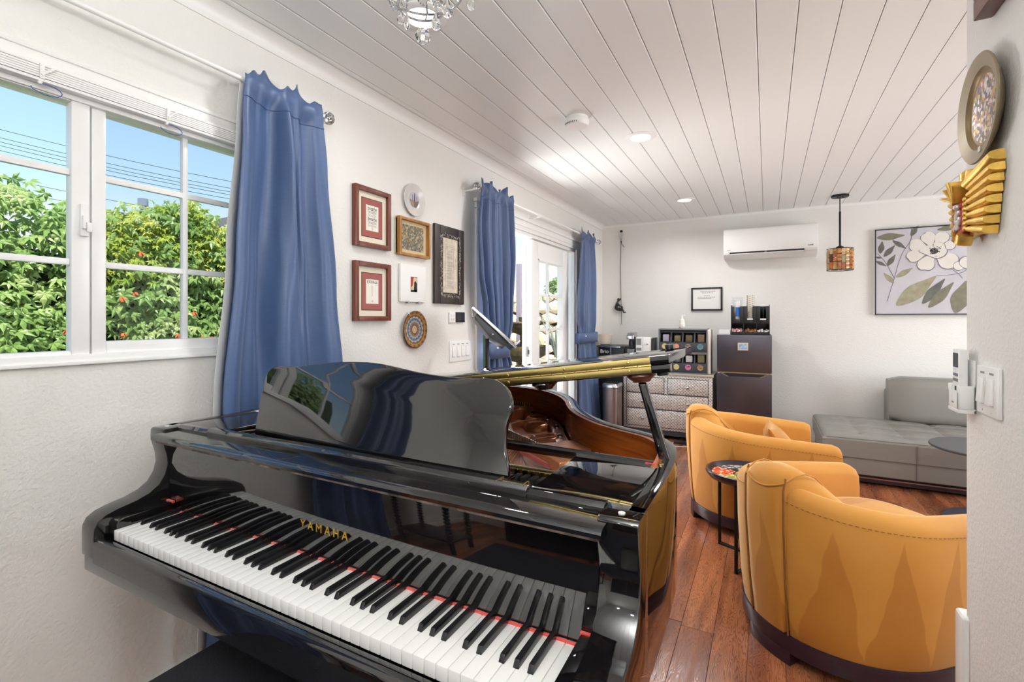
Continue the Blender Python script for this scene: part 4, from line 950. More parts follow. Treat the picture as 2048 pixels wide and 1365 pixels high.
wpoly([(2.168, 1.94), (2.172, 1.985), (2.177, 1.985), (2.181, 1.94)], .0105, .0112).box(LX + .0105, LX + .0112, 2.155, 2.158, 1.94, 1.975).box(LX + .0105, LX + .0112, 2.192, 2.195, 1.94, 1.97).build('painted_masts', mat('ship_red', lin(92, 66, 70), .5), pp, smooth=False)
# gold frame
gf = thing('framed_print', 'square gold framed old group photograph in the middle of the wall', 'picture', (LX, 2.17, 1.62))
wframe(2.045, 2.312, 1.622, 1.832, .016, .034).build('frame', 'goldwood', gf, bevel=.003)
wbox(MB(), 2.045, 2.302, 1.632, 1.822, .002, .014).build('mat_board', mat('tan_mat', lin(206, 186, 150), .85), gf, smooth=False)
wbox(MB(), 2.085, 2.268, 1.656, 1.796, .0135, .0148).build('photograph', 'crowd', gf, smooth=False)
# dark tall frame
df = thing('framed_document', 'tall dark framed calligraphy scroll with ornate cream border beside the curtain', 'picture', (LX, 2.51, 1.364))
wframe(2.362, 2.675, 1.365, 1.85, .058, .022).build('frame', 'framedark', df, bevel=.006)
wbox(MB(), 2.40, 2.63, 1.41, 1.80, .002, .016).build('mat_board', 'framedark', df, smooth=False)
wbox(MB(), 2.448, 2.603, 1.436, 1.776, .016, .0172).build('sheet', mat('aged_paper', lin(206, 196, 178), .8, vary=.18, vscale=25), df, smooth=False)
b = MB(); rr = random.Random(8)
for k in range(230):
    e = rr.random(); s = rr.random()
    if rr.random() < .64: y = (2.425 if e < .5 else 2.622) + rr.gauss(0, .006); z = 1.42 + s * .37
    else: y = 2.425 + s * .2; z = (1.415 if e < .5 else 1.79) + rr.gauss(0, .006)
    a = rr.random() * 6.28; l = rr.uniform(.003, .008)
    b.obox((LX + .0228, y, z), (.0003, 0, 0), (0, l * cos(a), l * sin(a)), (0, -.0011 * sin(a), .0011 * cos(a)))
b.build('border_ornament', 'paleink', df, smooth=False)['kind'] = 'stuff'
b = MB()
for y in (2.474, 2.562): b.box(LX + .0172, LX + .0176, y - .0008, y + .0008, 1.465, 1.735)
for z in (1.465, 1.735): b.box(LX + .0172, LX + .0176, 2.474, 2.562, z - .0008, z + .0008)
for k in range(46):
    z = 1.47 + .258 * k / 45
    if .16 < (z - 1.47) / .26 < .19 or .63 < (z - 1.47) / .26 < .67: continue
    b.obox((LX + .0175, 2.518, z + rr.uniform(-.002, .002)), (.0002, 0, 0), (0, rr.uniform(.024, .038), rr.uniform(-.002, .002)), (0, 0, .0009))
for k in range(40): b.obox((LX + .0175, rr.choice((2.46, 2.585)) + rr.gauss(0, .006), rr.uniform(1.45, 1.765)), (.0002, 0, 0), (0, rr.uniform(.002, .006), rr.uniform(-.006, .006)), (0, .0005, .0008))
b.build('ink_strokes', 'greyink', df, smooth=False)['kind'] = 'stuff'
# white block frame
wf = thing('framed_print', 'white square block frame with a tiny red and black picture', 'picture', (LX, 2.16, 1.366))
wbox(MB(), 2.05, 2.27, 1.367, 1.576, .002, .016).build('frame', 'white', wf, bevel=.002)
wbox(MB(), 2.134, 2.190, 1.424, 1.509, .0158, .0166).build('picture_border', 'ink', wf, smooth=False)
wbox(MB(), 2.137, 2.187, 1.427, 1.506, .0166, .017).build('picture_field', mat('picture_cream', lin(214, 196, 160), .7), wf, smooth=False)
wpoly([(2.137, 1.45), (2.137, 1.506), (2.158, 1.506), (2.150, 1.46)], .017, .0174).build('red_patch', 'red', wf, smooth=False)
wpoly([(2.160, 1.427), (2.163, 1.48), (2.176, 1.486), (2.187, 1.47), (2.187, 1.427)], .017, .0174).box(LX + .017, LX + .0174, 2.137, 2.187, 1.427, 1.436).build('black_figure', 'ink', wf, smooth=False)
for y in (2.115, 2.205): wbox(MB(), y - .004, y + .004, 1.360, 1.372, .002, .02).build('wire_clip', 'steel', wf, bevel=.001)
# patterned plate
p2 = thing('wall_plate', 'round painted plate with blue and ochre rings and a cream centre, hung lowest', 'plate', (LX, 2.175, 1.212))
q = MB().lathe([(.04, .004), (.07, .003), (.103, .016), (.106, .019), (.103, .021), (.07, .012), (.0, .011)], (LX, 2.175, 1.212), 48, 'X').build('dish', 'plate_blue', p2)
for y, z in ((2.118, 1.297), (2.222, 1.305)): MB().tube([(LX + .004, y - .004 * (1 if y < 2.17 else -1), z + .012), (LX + .022, y, z + .006), (LX + .022, y + .005 * (1 if y < 2.17 else -1), z - .006)], .0016, 5).build('hanger_hook', 'white', p2)
# controls
k1 = thing('wall_keypad', 'small white wall keypad left of the black thermostat', 'keypad', (LX, 2.528, 1.25))
wbox(MB(), 2.495, 2.56, 1.248, 1.314, 0, .012).build('body', 'white', k1, bevel=.003)
for k in range(4):
    wbox(MB(), 2.508 + .026 * (k % 2), 2.522 + .026 * (k % 2), 1.262 + .024 * (k // 2), 1.278 + .024 * (k // 2), .012, .0135).build('key', 'offwhite', k1, bevel=.001)
k2 = thing('thermostat', 'small black thermostat panel on the wall below the dark framed scroll', 'thermostat', (LX, 2.618, 1.25))
wbox(MB(), 2.572, 2.665, 1.25, 1.316, 0, .014).build('body', 'blackplastic', k2, bevel=.003)
wbox(MB(), 2.582, 2.655, 1.262, 1.305, .014, .0145).build('display', mat('dim_display', lin(52, 54, 60), .15), k2, smooth=False)
k3 = thing('light_switch', 'white four gang rocker light switch below the black thermostat', 'switch', (LX, 2.626, .997))
wbox(MB(), 2.504, 2.748, .997, 1.128, 0, .007).build('cover_plate', 'white', k3, bevel=.003)
for k in range(4):
    y = 2.545 + k * .0525
    wbox(MB(), y - .018, y + .018, 1.024, 1.098, .006, .008).build('rocker_frame', 'offwhite', k3, bevel=.001)
    MB().loft([[(LX + .008, y - .016, 1.027), (LX + .008, y + .016, 1.027), (LX + .014, y + .016, 1.03), (LX + .014, y - .016, 1.03)], [(LX + .008, y - .016, 1.095), (LX + .008, y + .016, 1.095), (LX + .0095, y + .016, 1.095), (LX + .0095, y - .016, 1.095)]]).build('rocker', 'white', k3, bevel=.001)
    wbox(MB(), y - .013, y + .013, 1.106, 1.111, .007, .0075).build('engraved_name', 'greyink', k3, smooth=False)

# music stand between piano and door
ms = thing('music_stand', 'tilted black music stand with bright metal rim between the piano and the door curtain', 'stand', (-1.33, 2.40, 0))
A_, B_ = Vector((-1.395, 2.215, 1.306)), Vector((-1.225, 2.30, 1.132))
dn = (B_ - A_); along = Vector((.42, .907, 0)) ; L_ = dn.length; dn.normalize(); side = Vector((0, 0, 1)).cross(dn).normalized()
nrm = side.cross(dn).normalized()
if nrm.z < 0: nrm = -nrm
cc = (A_ + B_) / 2
vw = (cc - Vector((0, 0, CAM_Z))); vw.z = 0; vw.normalize()
# plane of the desk: down-slope dn, and almost edge-on to the lens across
vw = (cc - Vector((0, 0, CAM_Z))).normalized(); acr = (vw - dn * vw.dot(dn)).normalized(); nrm = dn.cross(acr).normalized()
if nrm.z < 0: nrm = -nrm
acr = (acr * cos(R(5)) - nrm * sin(R(5))).normalized(); nrm = dn.cross(acr).normalized()
if nrm.z < 0: nrm = -nrm
ch = cc - acr * .06
MB().obox(ch + acr * .18, dn * (L_ / 2 + .02), acr * .18, nrm * .004).build('desk', 'darkgrey', ms, bevel=.002)
MB().obox(ch + acr * .18 + dn * (L_ / 2 + .02) + nrm * .022, dn * .004, acr * .18, nrm * .022).build('ledge', 'steel', ms, bevel=.002)
MB().obox(ch - acr * .002 + nrm * .002, dn * (L_ / 2 + .03), acr * .003, nrm * .007).obox(ch + acr * .18 - dn * (L_ / 2 + .025), dn * .004, acr * .18, nrm * .007).build('rim', 'steel', ms, bevel=.001)
MB().loft([[ch + acr * .02 + dn * a - nrm * d for a, d in ((-.12, .004), (-.115, .03), (.02, .052), (.11, .034), (.115, .004))], [ch + acr * .34 + dn * a - nrm * d for a, d in ((-.12, .004), (-.115, .03), (.02, .052), (.11, .034), (.115, .004))]]).build('back_tray', 'darkgrey', ms, bevel=.003)
MB().ball(ch + acr * .015 - nrm * .03 + dn * .02, .008, 10, 6).build('knob', 'steel', ms)
pc = ch + acr * .18 - nrm * .05
MB().cyl((pc.x, pc.y, .12), (pc.x, pc.y, pc.z - .01), .011, n=12).build('pole', 'satinblack', ms)
for k in range(3):
    a = 2 * pi * k / 3 + .5
    MB().tube([(pc.x, pc.y, .32), (pc.x + .1 * cos(a), pc.y + .1 * sin(a), .12), (pc.x + .22 * cos(a), pc.y + .22 * sin(a), .008)], .008, 8).build('leg', 'satinblack', ms)
sh = thing('sheet_music', 'stack of white sheet music lying on the tilted music stand', 'paper', tuple(ch))
for k in range(3):
    MB().obox(ch + acr * (.18 + .006 * k) + dn * (.008 * k - .01) + nrm * (.0062 + .0035 * k), dn * .115, acr * .15, nrm * .0016).build('sheet', 'paper', sh, smooth=False)

for o in [o for o in COL.objects if o.parent is None and o.get('category') in ('picture', 'plate')]:      # hang each so its raised face, not its back, meets the sight line
    o.location.y += {'framed_print': -.028, 'framed_print.001': -.028, 'framed_print.002': -.040, 'framed_print.003': -.02, 'framed_document': -.03, 'wall_plate': -.021, 'wall_plate.001': -.022}.get(o.name, 0)
# ================================================================== ceiling fittings
def downlight(label, x, y, en=10.5):
    t = thing('recessed_light', label, 'ceiling light', (x, y, CZ), group='recessed ceiling lights')
    MB().lathe([(.092, 0), (.092, -.003), (.085, -.006), (.062, -.007), (.058, -.002)], (x, y, CZ), 36).build('trim_ring', 'white', t)
    MB().lathe([(.060, -.0055), (.030, -.0065), (.0, -.007)][::-1], (x, y, CZ), 32).build('lens', 'lampglow', t)
    lamp('downlight', 'AREA', (x, y, CZ - .012), (0, 0, 0), en, (1, .99, .975), shape='DISK', size=.13, spread=R(160))
downlight('round recessed ceiling light nearest the smoke detector', -.697, 3.029)
downlight('round recessed ceiling light farthest away near the back wall', -.694, 4.823)
downlight('round recessed ceiling light seen through the crystal chandelier', -1.145, 1.44, 5)
for x, y, w_ in ((1.9, 2.5, 'above the sofa side of the room'), (2.6, 4.3, 'farthest right above the sofa'), (-.1, -1.5, 'behind the camera on the right'), (-.9, -2.0, 'behind the camera near the front wall')): downlight('round recessed ceiling light ' + w_, x, y)  # out-of-view lights added to brighten the room
sd = thing('smoke_detector', 'round white smoke detector on the plank ceiling', 'smoke detector', (-.94, 2.56, CZ))
x, y = -.95, 2.575
MB().lathe([(.062, 0), (.062, -.012), (.058, -.014)], (x, y, CZ), 32).build('base_ring', 'white', sd)
MB().lathe([(.066, -.014), (.069, -.018), (.069, -.036), (.06, -.050), (.03, -.054), (0, -.054)], (x, y, CZ), 36).build('body', 'white', sd)
for k in range(8):
    a = R(225 + k * 9)
    MB().obox((x + .0675 * cos(a), y + .0675 * sin(a), CZ - .041), (.003 * cos(a), .003 * sin(a), 0), (-.0016 * sin(a), .0016 * cos(a), 0), (-.004 * cos(a), -.004 * sin(a), .006)).build('vent_slot', 'greyplastic', sd, smooth=False)
# chandelier: only its lowest crystals hang into view
D0 = Vector((-.76, .955, 0))
chd = thing('chandelier', 'crystal chandelier whose lowest glass drops hang at the top of the view', 'chandelier', (-.742, .93, CZ))
fr = MB()
for rr_, zz in ((.10, 2.075), (.055, 2.03)):
    fr.tube([(-.742 + rr_ * cos(2 * pi * k / 32), .93 + rr_ * sin(2 * pi * k / 32), zz) for k in range(32)], .003, 6, loop=True)
fr.cyl((-.742, .93, 2.07), (-.742, .93, CZ), .006, n=8)
for k in range(6):
    a = 2 * pi * k / 6; fr.tube([(-.742, .93, 2.2), (-.742 + .10 * cos(a), .93 + .10 * sin(a), 2.075), (-.742 + .055 * cos(a), .93 + .055 * sin(a), 2.03)], .0025, 6)
fr.build('frame', 'steel', chd); MB().lathe([(.06, 0), (.06, -.02), (.02, -.03)], (-.742, .93, CZ), 24).build('canopy', 'steel', chd)
def cray(u, v, d):
    a = (u - 1024) / 961; return Vector((d * (a * cos(R(27.94)) - sin(R(27.94))), d * (a * sin(R(27.94)) + cos(R(27.94))), CAM_Z + d * (638.9 - v) / 961))
def drop(c, hw, hh, ball=False):
    n = 8; prof = [(.02, 1), (.35, .62), (.8, 0), (1, -.45), (.72, -.82), (.25, -1)] if not ball else [(.3, .95), (.75, .66), (1, .12), (.95, -.3), (.6, -.8), (.2, -.98)]
    b = MB().lathe([(hw * r, hh * z) for r, z in prof], c, n)
    o = b.build('crystal_ball' if ball else 'crystal_drop', 'glassball', chd, smooth=False)
    q = MB().cyl(Vector(c) + Vector((0, 0, hh * .95)), Vector(c) + Vector((0, 0, hh + .022)), .0012, n=5).build('wire', 'steel', o); return o
for u, v, d, wpx, hpx, ba in ((846, 73, 1.2, 15.5, 16, 1), (791, 9, 1.2, 12, 12, 1), (810, 8, 1.22, 7, 7, 1), (802, 34, 1.24, 8, 14, 0), (814, 41, 1.15, 6, 19, 0), (872, 41, 1.15, 10, 19, 0), (873, 10, 1.22, 7, 8, 1), (895, 15, 1.15, 11, 20, 0), (942, 4, 1.22, 8, 16, 0), (846, -2, 1.2, 12, 12, 1), (869, -3, 1.24, 9, 10, 1)):
    drop(cray(u, v, d), wpx / 961 * d, hpx / 961 * d, bool(ba))
# pendant lamp
px, py = .594, 5.318
pe = thing('pendant_lamp', 'pendant lamp with an amber mosaic glass drum shade on a black rod', 'lamp', (px, py, CZ))
MB().lathe([(.07, 0), (.07, -.014), (.066, -.018), (0, -.018)], (px, py, CZ), 32).build('canopy', 'iron', pe)
for s in (-1, 1): MB().cyl((px + .02 * s, py - .02, CZ - .018), (px + .02 * s, py - .02, CZ - .026), .006, n=8).build('canopy_screw', 'iron', pe)
MB().cyl((px, py, 2.24), (px, py, CZ - .016), .0045, n=8).cyl((px, py, 1.93), (px, py, 2.26), .0085, n=10).build('rod', 'iron', pe)
MB().lathe([(.006, 1.95), (.03, 1.935), (.036, 1.918), (.036, 1.912)], (px, py, 0), 20).build('socket_cap', 'iron', pe)
b = MB()
for z in (1.722, 1.795, 1.862, 1.915): b.tube([(px + .103 * cos(2 * pi * k / 36), py + .103 * sin(2 * pi * k / 36), z) for k in range(36)], .0035, 6, loop=True)
for k in range(3): a = 2 * pi * k / 3; b.cyl((px, py, 1.914), (px + .1 * cos(a), py + .1 * sin(a), 1.914), .003, n=6)
cage = b.build('shade_frame', 'iron', pe)
pal = [lin(182, 120, 50), lin(150, 84, 40), lin(200, 150, 84), lin(110, 34, 34), lin(212, 178, 136), lin(168, 130, 60), lin(96, 60, 38), lin(222, 216, 204), lin(150, 138, 100), lin(188, 100, 44)]
PMAT = [mat('mosaic_glass_%d' % i, c, .15, Coat_Weight=.3) for i, c in enumerate(pal)]
rr = random.Random(2)
nseg = 20
for k in range(nseg):
    zs = [1.725]
    while zs[-1] < 1.90: zs.append(min(1.914, zs[-1] + rr.choice((.035, .055, .07))))
    for z0, z1 in zip(zs, zs[1:]):
        if z1 - z0 < .012: continue
        a0, a1 = 2 * pi * (k + .06) / nseg, 2 * pi * (k + .94) / nseg
        MB().loft([[(px + r * cos(a), py + r * sin(a), z) for r, z in ((.099, z0 + .002), (.106, z0 + .003), (.108, (z0 + z1) / 2), (.106, z1 - .003), (.099, z1 - .002))] for a in (a0, (a0 + a1) / 2, a1)]).build('glass_piece', rr.choice(PMAT), pe)
MB().ball((px, py, 1.85), .028, 12, 8).build('bulb', 'white', pe)

# ================================================================== back wall: painting, air conditioner, certificate, climber
pa = thing('painting', 'large canvas of a white flower and olive leaves on pale lilac', 'painting', (1.53, BY, 1.312))
X0, X1, Z0, Z1 = .912, 2.15, 1.312, 2.124
fb_ = MB()
for a, b_, c, d in ((X0, X0 + .008, Z0, Z1), (X1 - .008, X1, Z0, Z1), (X0, X1, Z0, Z0 + .008), (X0, X1, Z1 - .008, Z1)): fb_.box(a, b_, BY - .045, BY, c, d)
fb_.build('frame', 'satinblack', pa, smooth=False)
MB().box(X0 + .009, X1 - .009, BY - .038, BY - .004, Z0 + .009, Z1 - .009).build('canvas', mat('canvas_lilac', lin(196, 194, 200), .8, vary=.06, vscale=4, bump=.3, bscale=300), pa, smooth=False)
MB().box(X0 - .006, X0, BY - .04, BY, Z0, Z1).build('frame_edge', 'white', pa, smooth=False)
def cpt(u, v): # measured on the canvas plane
    r = cray(u, v, 1) - Vector((0, 0, CAM_Z)); k = (BY - .04) / r.y; return (r.x * k, CAM_Z + r.z * k)
lay = [0]
def ppoly(name, pts, m, k=4, lift=None):
    lay[0] += 1; h = .0384 + .00015 * lay[0]
    q = crom([(a, b, 0) for a, b in pts], k, True)
    MB().prism([(p.x, p.y) for p in q], lambda a, b, hh: (a, BY - hh, b), .037, h).build(name, m, pa, smooth=False)
LM1 = mat('leaf_olive', lin(124, 122, 104), .8, vary=.18, vscale=20); LM2 = mat('leaf_sage', lin(156, 152, 128), .8, vary=.15, vscale=20); LM3 = mat('leaf_grey', lin(104, 104, 98), .8, vary=.18, vscale=20)
PET = mat('petal_white', lin(218, 214, 206), .8, vary=.04, vscale=15); PED = mat('petal_line', lin(128, 126, 140), .8)
def zoompt(x, y): return cpt(1620 + x / 2.844, 360 + y / 2.844)
def pleaf(x0, y0, x1, y1, wd, m):
    a, b = Vector(zoompt(x0, y0)), Vector(zoompt(x1, y1)); d = b - a; n = Vector((-d.y, d.x)).normalized() * wd * d.length
    ppoly('painted_leaf', [a, a + d * .25 + n * .8, a + d * .5 + n, a + d * .8 + n * .45, b, a + d * .8 - n * .45, a + d * .5 - n, a + d * .25 - n * .8], m)
def pstem(pts, r=.002):
    lay[0] += 1
    MB().tube([(p.x, BY - .0392, p.y) for p in crom([(*zoompt(*q), 0) for q in pts], 4)], r, 5).build('painted_stem', PED, pa)
pstem([(440, 690), (480, 560), (520, 430), (575, 340), (578, 275)]); pstem([(480, 560), (430, 470), (385, 420)]); pstem([(720, 545), (800, 540), (870, 525), (900, 500)]); pstem([(775, 490), (840, 530), (868, 560)]); pstem([(470, 340), (545, 390)])
for a in ((380, 330, 540, 315, .16, LM1), (470, 345, 548, 392, .15, LM3), (400, 420, 412, 350, .2, LM3), (420, 438, 484, 372, .17, LM3), (440, 490, 486, 425, .18, LM3), (376, 462, 436, 492, .15, LM3), (490, 555, 586, 500, .16, LM2), (478, 588, 420, 530, .16, LM2), (492, 716, 718, 548, .17, LM2), (640, 706, 768, 562, .14, LM3), (676, 728, 818, 582, .14, LM1), (828, 758, 890, 575, .22, LM1), (576, 320, 612, 262, .2, LM3), (725, 284, 860, 262, .14, LM1), (795, 320, 905, 318, .13, LM1), (1000, 700, 1080, 560, .17, LM2), (950, 430, 1060, 400, .15, LM1), (376, 440, 410, 446, .2, LM3)): pleaf(*a)
fc = (705, 405)
for px_, py_, r_, ang_ in ((615, 375, 46, 170), (675, 335, 44, 110), (745, 335, 44, 70), (785, 375, 34, 20), (775, 452, 62, -30), (665, 470, 52, -110), (600, 432, 44, 195), (705, 400, 62, 0)):
    c = Vector(zoompt(px_, py_)); rr_ = Vector(zoompt(px_ + r_, py_)) - c; R_ = rr_.length; f0 = Vector(zoompt(*fc)); d = (c - f0); dl = d.length
    ux = d.normalized() if dl > .02 else Vector((1, 0)); uy = Vector((-ux.y, ux.x))
    o1 = [c + ux * R_ * a * 1.15 + uy * R_ * b for a, b in ((-1.2, 0), (-.6, .55), (.2, .95), (.75, .7), (.88, .2), (1.02, -.2), (.75, -.75), (.15, -.95), (-.6, -.5))]
    ppoly('petal_outline', [c + (p - c) * 1.06 + Vector((.002, -.004)) for p in o1], PED); ppoly('painted_petal', o1, PET)
ppoly('flower_centre', [zoompt(705 + 24 * cos(a), 405 + 18 * sin(a)) for a in [6.28 * k / 8 for k in range(8)]], LM3)
b = MB(); rr = random.Random(4)
for k in range(40):
    x, z = zoompt(705 + rr.gauss(0, 20), 403 + rr.gauss(0, 14)); b.ball((x, BY - .045, z), .004, 6, 4)
b.build('stamens', 'framedark', pa)['kind'] = 'stuff'
for q in (((845, 490), 30), ((890, 470), 40)):
    ppoly('petal_outline', [zoompt(q[0][0] + q[1] * 1.07 * cos(a), q[0][1] + q[1] * .9 * sin(a)) for a in [6.28 * k / 7 for k in range(7)]], PED); ppoly('painted_petal', [zoompt(q[0][0] + q[1] * cos(a), q[0][1] + q[1] * .8 * sin(a)) for a in [6.28 * k / 7 for k in range(7)]], PET)

ac = thing('air_conditioner', 'white wall mounted split air conditioner high on the back wall', 'air conditioner', (0, BY, 1.9))
x0, x1 = -.405, .44
prof = [(BY - .002, 2.215), (BY - .17, 2.215), (BY - .195, 2.205), (BY - .203, 2.18), (BY - .203, 1.975), (BY - .195, 1.945), (BY - .15, 1.915), (BY - .002, 1.905)]
MB().prism(prof, lambda a, b, h: (h, a, b), x0, x1).build('body', 'white', ac, bevel=.008, seg=3)
MB().box(x0 + .06, x1 - .115, BY - .206, BY - .17, 1.948, 1.968).build('outlet_slot', 'ink', ac, smooth=False)
MB().loft([[(x, BY - .222, 1.945), (x, BY - .218, 1.951), (x, BY - .135, 1.905), (x, BY - .14, 1.899)] for x in (x0 + .062, x1 - .117)]).build('vane', 'white', ac, bevel=.002)
MB().box(-.02, .0, BY - .212, BY - .2, 1.945, 1.966).build('vane_arm', 'greyplastic', ac, smooth=False)
MB().box(x1 - .11, x1 - .005, BY - .2045, BY - .19, 1.947, 1.975).build('display_window', 'offwhite', ac, bevel=.002)
MB().box(x1 - .085, x1 - .045, BY - .2055, BY - .203, 1.995, 2.002).box(x1 - .048, x1 - .04, BY - .2055, BY - .203, 1.992, 2.006).box(x0 + .035, x0 + .068, BY - .2055, BY - .203, 1.985, 1.991).build('badge', 'greyink', ac, smooth=False)

ce_ = thing('framed_notice', 'black framed white notice with small grey lines on the back wall', 'notice', (-.59, BY, 1.36))
fb_ = MB()
cx0, cx1, cz0, cz1 = -.749, -.428, 1.365, 1.622
for a, b_, c, d in ((cx0, cx0 + .018, cz0, cz1), (cx1 - .018, cx1, cz0, cz1), (cx0, cx1, cz0, cz0 + .018), (cx0, cx1, cz1 - .018, cz1)): fb_.box(a, b_, BY - .022, BY - .002, c, d)
fb_.build('frame', 'satinblack', ce_, bevel=.002)
MB().box(cx0 + .015, cx1 - .015, BY - .012, BY - .002, cz0 + .015, cz1 - .015).build('sheet', mat('notice_paper', lin(232, 231, 228), .6), ce_, smooth=False)
b = MB()
for xa, xb, z in ((-.655, -.505, 1.577), (-.64, -.53, 1.562), (-.62, -.56, 1.53), (-.68, -.51, 1.513), (-.68, -.54, 1.499)):
    x = xa; rr = random.Random(int(z * 1000))
    while x < xb: l = rr.uniform(.008, .02); b.box(x, x + l, BY - .0125, BY - .012, z - .003, z + .003); x += l + .004
b.build('small_print', 'greyink', ce_, smooth=False)['kind'] = 'stuff'

# climber on a rope
rp = thing('rope', 'thin dark rope hanging from a hook in the corner of the back wall', 'rope', (-1.544, BY, 1.2))
MB().lathe([(.016, 0), (.016, -.012), (.008, -.02)], (-1.544, BY, 2.325), 16, 'Y').build('wall_hook', 'iron', rp)
MB().tube([(-1.544 + .016 * cos(t), BY - .02, 2.27 + .042 * sin(t)) for t in [2 * pi * k / 20 for k in range(20)]], .004, 6, loop=True).build('carabiner', 'steel', rp)
MB().tube([(-1.544, BY - .02, 2.235), (-1.549, BY - .02, 1.9), (-1.544, BY - .02, 1.5), (-1.538, BY - .02, 1.22)], .0032, 6).tube([(-1.54, BY - .02, 2.21), (-1.535, BY - .024, 2.17), (-1.505, BY - .02, 2.13)], .0035, 6).ball((-1.543, BY - .02, 2.2), .009, 8, 6).tube([(-1.538, BY - .02, 1.225), (-1.552, BY - .02, 1.2)], .0015, 5).tube([(-1.538, BY - .02, 1.225), (-1.526, BY - .02, 1.198)], .0015, 5).build('line', 'cord', rp)
def skin(name, pts, edges, rad, m, parent):
    me = bpy.data.meshes.new(name); me.from_pydata([tuple(Vector(p) - Vector(OFF[parent.name])) for p in pts], edges, []); me.materials.append(M[m])
    o = link(name, me, parent); md = o.modifiers.new('skin', 'SKIN'); md.use_smooth_shade = True
    for v, r in zip(me.skin_vertices[0].data, rad): v.radius = (r, r); v.use_root = False
    me.skin_vertices[0].data[0].use_root = True
    o.modifiers.new('sub', 'SUBSURF').levels = 1; o.modifiers['sub'].render_levels = 1
    return o
cl = thing('figurine', 'black climbing man figurine clinging to the rope on the back wall', 'figurine', (-1.56, BY - .03, 1.4))
y = BY - .034
P_ = [(-1.580, y, 1.375), (-1.606, y, 1.415), (-1.600, y, 1.462), (-1.582, y, 1.482),           # pelvis, waist, chest, neck
      (-1.556, y - .002, 1.435), (-1.545, y, 1.418),                                                             # left arm lower
      (-1.562, y + .008, 1.500), (-1.541, y + .012, 1.520),                                                      # upper arm to rope
      (-1.545, y - .004, 1.392), (-1.520, y - .004, 1.388), (-1.503, y - .004, 1.345), (-1.478, y - .004, 1.356),  # leg, knee, ankle, foot
      (-1.54, y + .012, 1.38), (-1.528, y + .014, 1.405), (-1.535, y + .014, 1.43)]
skin('body', P_, [(0, 1), (1, 2), (2, 3), (2, 4), (4, 5), (3, 6), (6, 7), (0, 8), (8, 9), (9, 10), (10, 11), (0, 12), (12, 13), (13, 14)],
     [.022, .024, .024, .012, .010, .008, .010, .008, .017, .015, .010, .008, .015, .011, .008], 'satinblack', cl)
MB().ball((-1.572, y, 1.505), .017, 12, 8, .9, 1, 1.15).build('head', 'satinblack', cl)

# ================================================================== kitchenette row along the back wall
fx0, fx1, fy = -.44, .043, 5.2
fr_ = thing('refrigerator', 'tall dark graphite two door refrigerator against the back wall', 'refrigerator', (-.2, 5.45, 0))
MB().box(fx0 + .004, fx1 - .004, fy + .05, BY - .04, .03, 1.115).build('cabinet', 'darkgrey', fr_, bevel=.004)
MB().box(fx0, fx1, fy, fy + .055, .75, 1.117).build('freezer_door', 'fridge', fr_, bevel=.008, seg=3)
dd = MB().box(fx0, fx1, fy, fy + .055, .05, .738).build('fridge_door', 'fridge', fr_, bevel=.008, seg=3)
MB().box(fx0 + .002, fx1 - .002, fy + .01, fy + .03, .738, .752).build('door_gap', 'steel', fr_, smooth=False)
MB().prism([(fx0 + .03, .739), (fx1 - .03, .739), (fx1 - .09, .708), (fx0 + .09, .708)], lambda a, b, h: (a, h, b), fy - .0015, fy + .01).build('handle_recess', 'blackplastic', fr_, smooth=False)
for s, a in ((1, fx0 + .03), (-1, fx1 - .03)):
    MB().obox((a + s * .032, fy - .002, .722), (s * .032, 0, -.017), (0, .002, 0), (.002, 0, .003)).obox((a + s * .045, fy - .002, .722), (s * .030, 0, -.017), (0, .002, 0), (.0014, 0, .002)).build('handle_trim', 'steel', fr_, smooth=False)
for x in (fx0 + .05, fx1 - .05): MB().cyl((x, fy + .1, 0), (x, fy + .1, .04), .015, n=10).build('foot', 'blackplastic', fr_)
mg = thing('fridge_magnet', 'small framed picture magnet on the freezer door', 'magnet', (-.22, fy, 1.0))
MB().box(-.252, -.160, fy - .006, fy - .0005, .965, 1.04).build('frame', mat('magnet_tan', lin(206, 194, 168), .6), mg, bevel=.002)
MB().box(-.240, -.172, fy - .0068, fy - .006, .978, 1.027).build('picture', mat('magnet_blue', lin(140, 168, 196), .4, vary=.6, vscale=40), mg, smooth=False)
nk = thing('napkins', 'low stack of white napkins at the left edge of the refrigerator top', 'napkins', (-.37, 5.32, 1.117))
for k in range(7): MB().box(-.428 + .002 * (k % 2), -.325, 5.25, 5.36 - .003 * (k % 3), 1.1175 + k * .0068, 1.1232 + k * .0068).build('napkin', 'white', nk, bevel=.001)

ox0, ox1, oy0, oy1 = -.318, .025, 5.28, 5.42
og = thing('cup_organizer', 'black acrylic cup and condiment organizer on top of the refrigerator', 'organizer', (-.15, 5.35, 1.117))
b = MB().box(ox0, ox0 + .006, oy0, oy1 + .04, 1.118, 1.41).box(ox1 - .006, ox1, oy0, oy1 + .04, 1.118, 1.41).box(ox0, ox1, oy1 + .034, oy1 + .04, 1.118, 1.40).box(ox0, ox1, oy0, oy1 + .04, 1.118, 1.126).box(ox0, ox1, oy0 + .01, oy1 + .034, 1.226, 1.234)
b.build('case', 'blackplastic', og, bevel=.001)
for k in (1, 2): x = ox0 + (ox1 - ox0) * k / 3; MB().box(x - .003, x + .003, oy0 + .004, oy1 + .034, 1.234, 1.40).build('divider', 'blackplastic', og, smooth=False); MB().box(x - .003, x + .003, oy0, oy1 + .034, 1.126, 1.226).build('lower_divider', 'blackplastic', og, smooth=False)
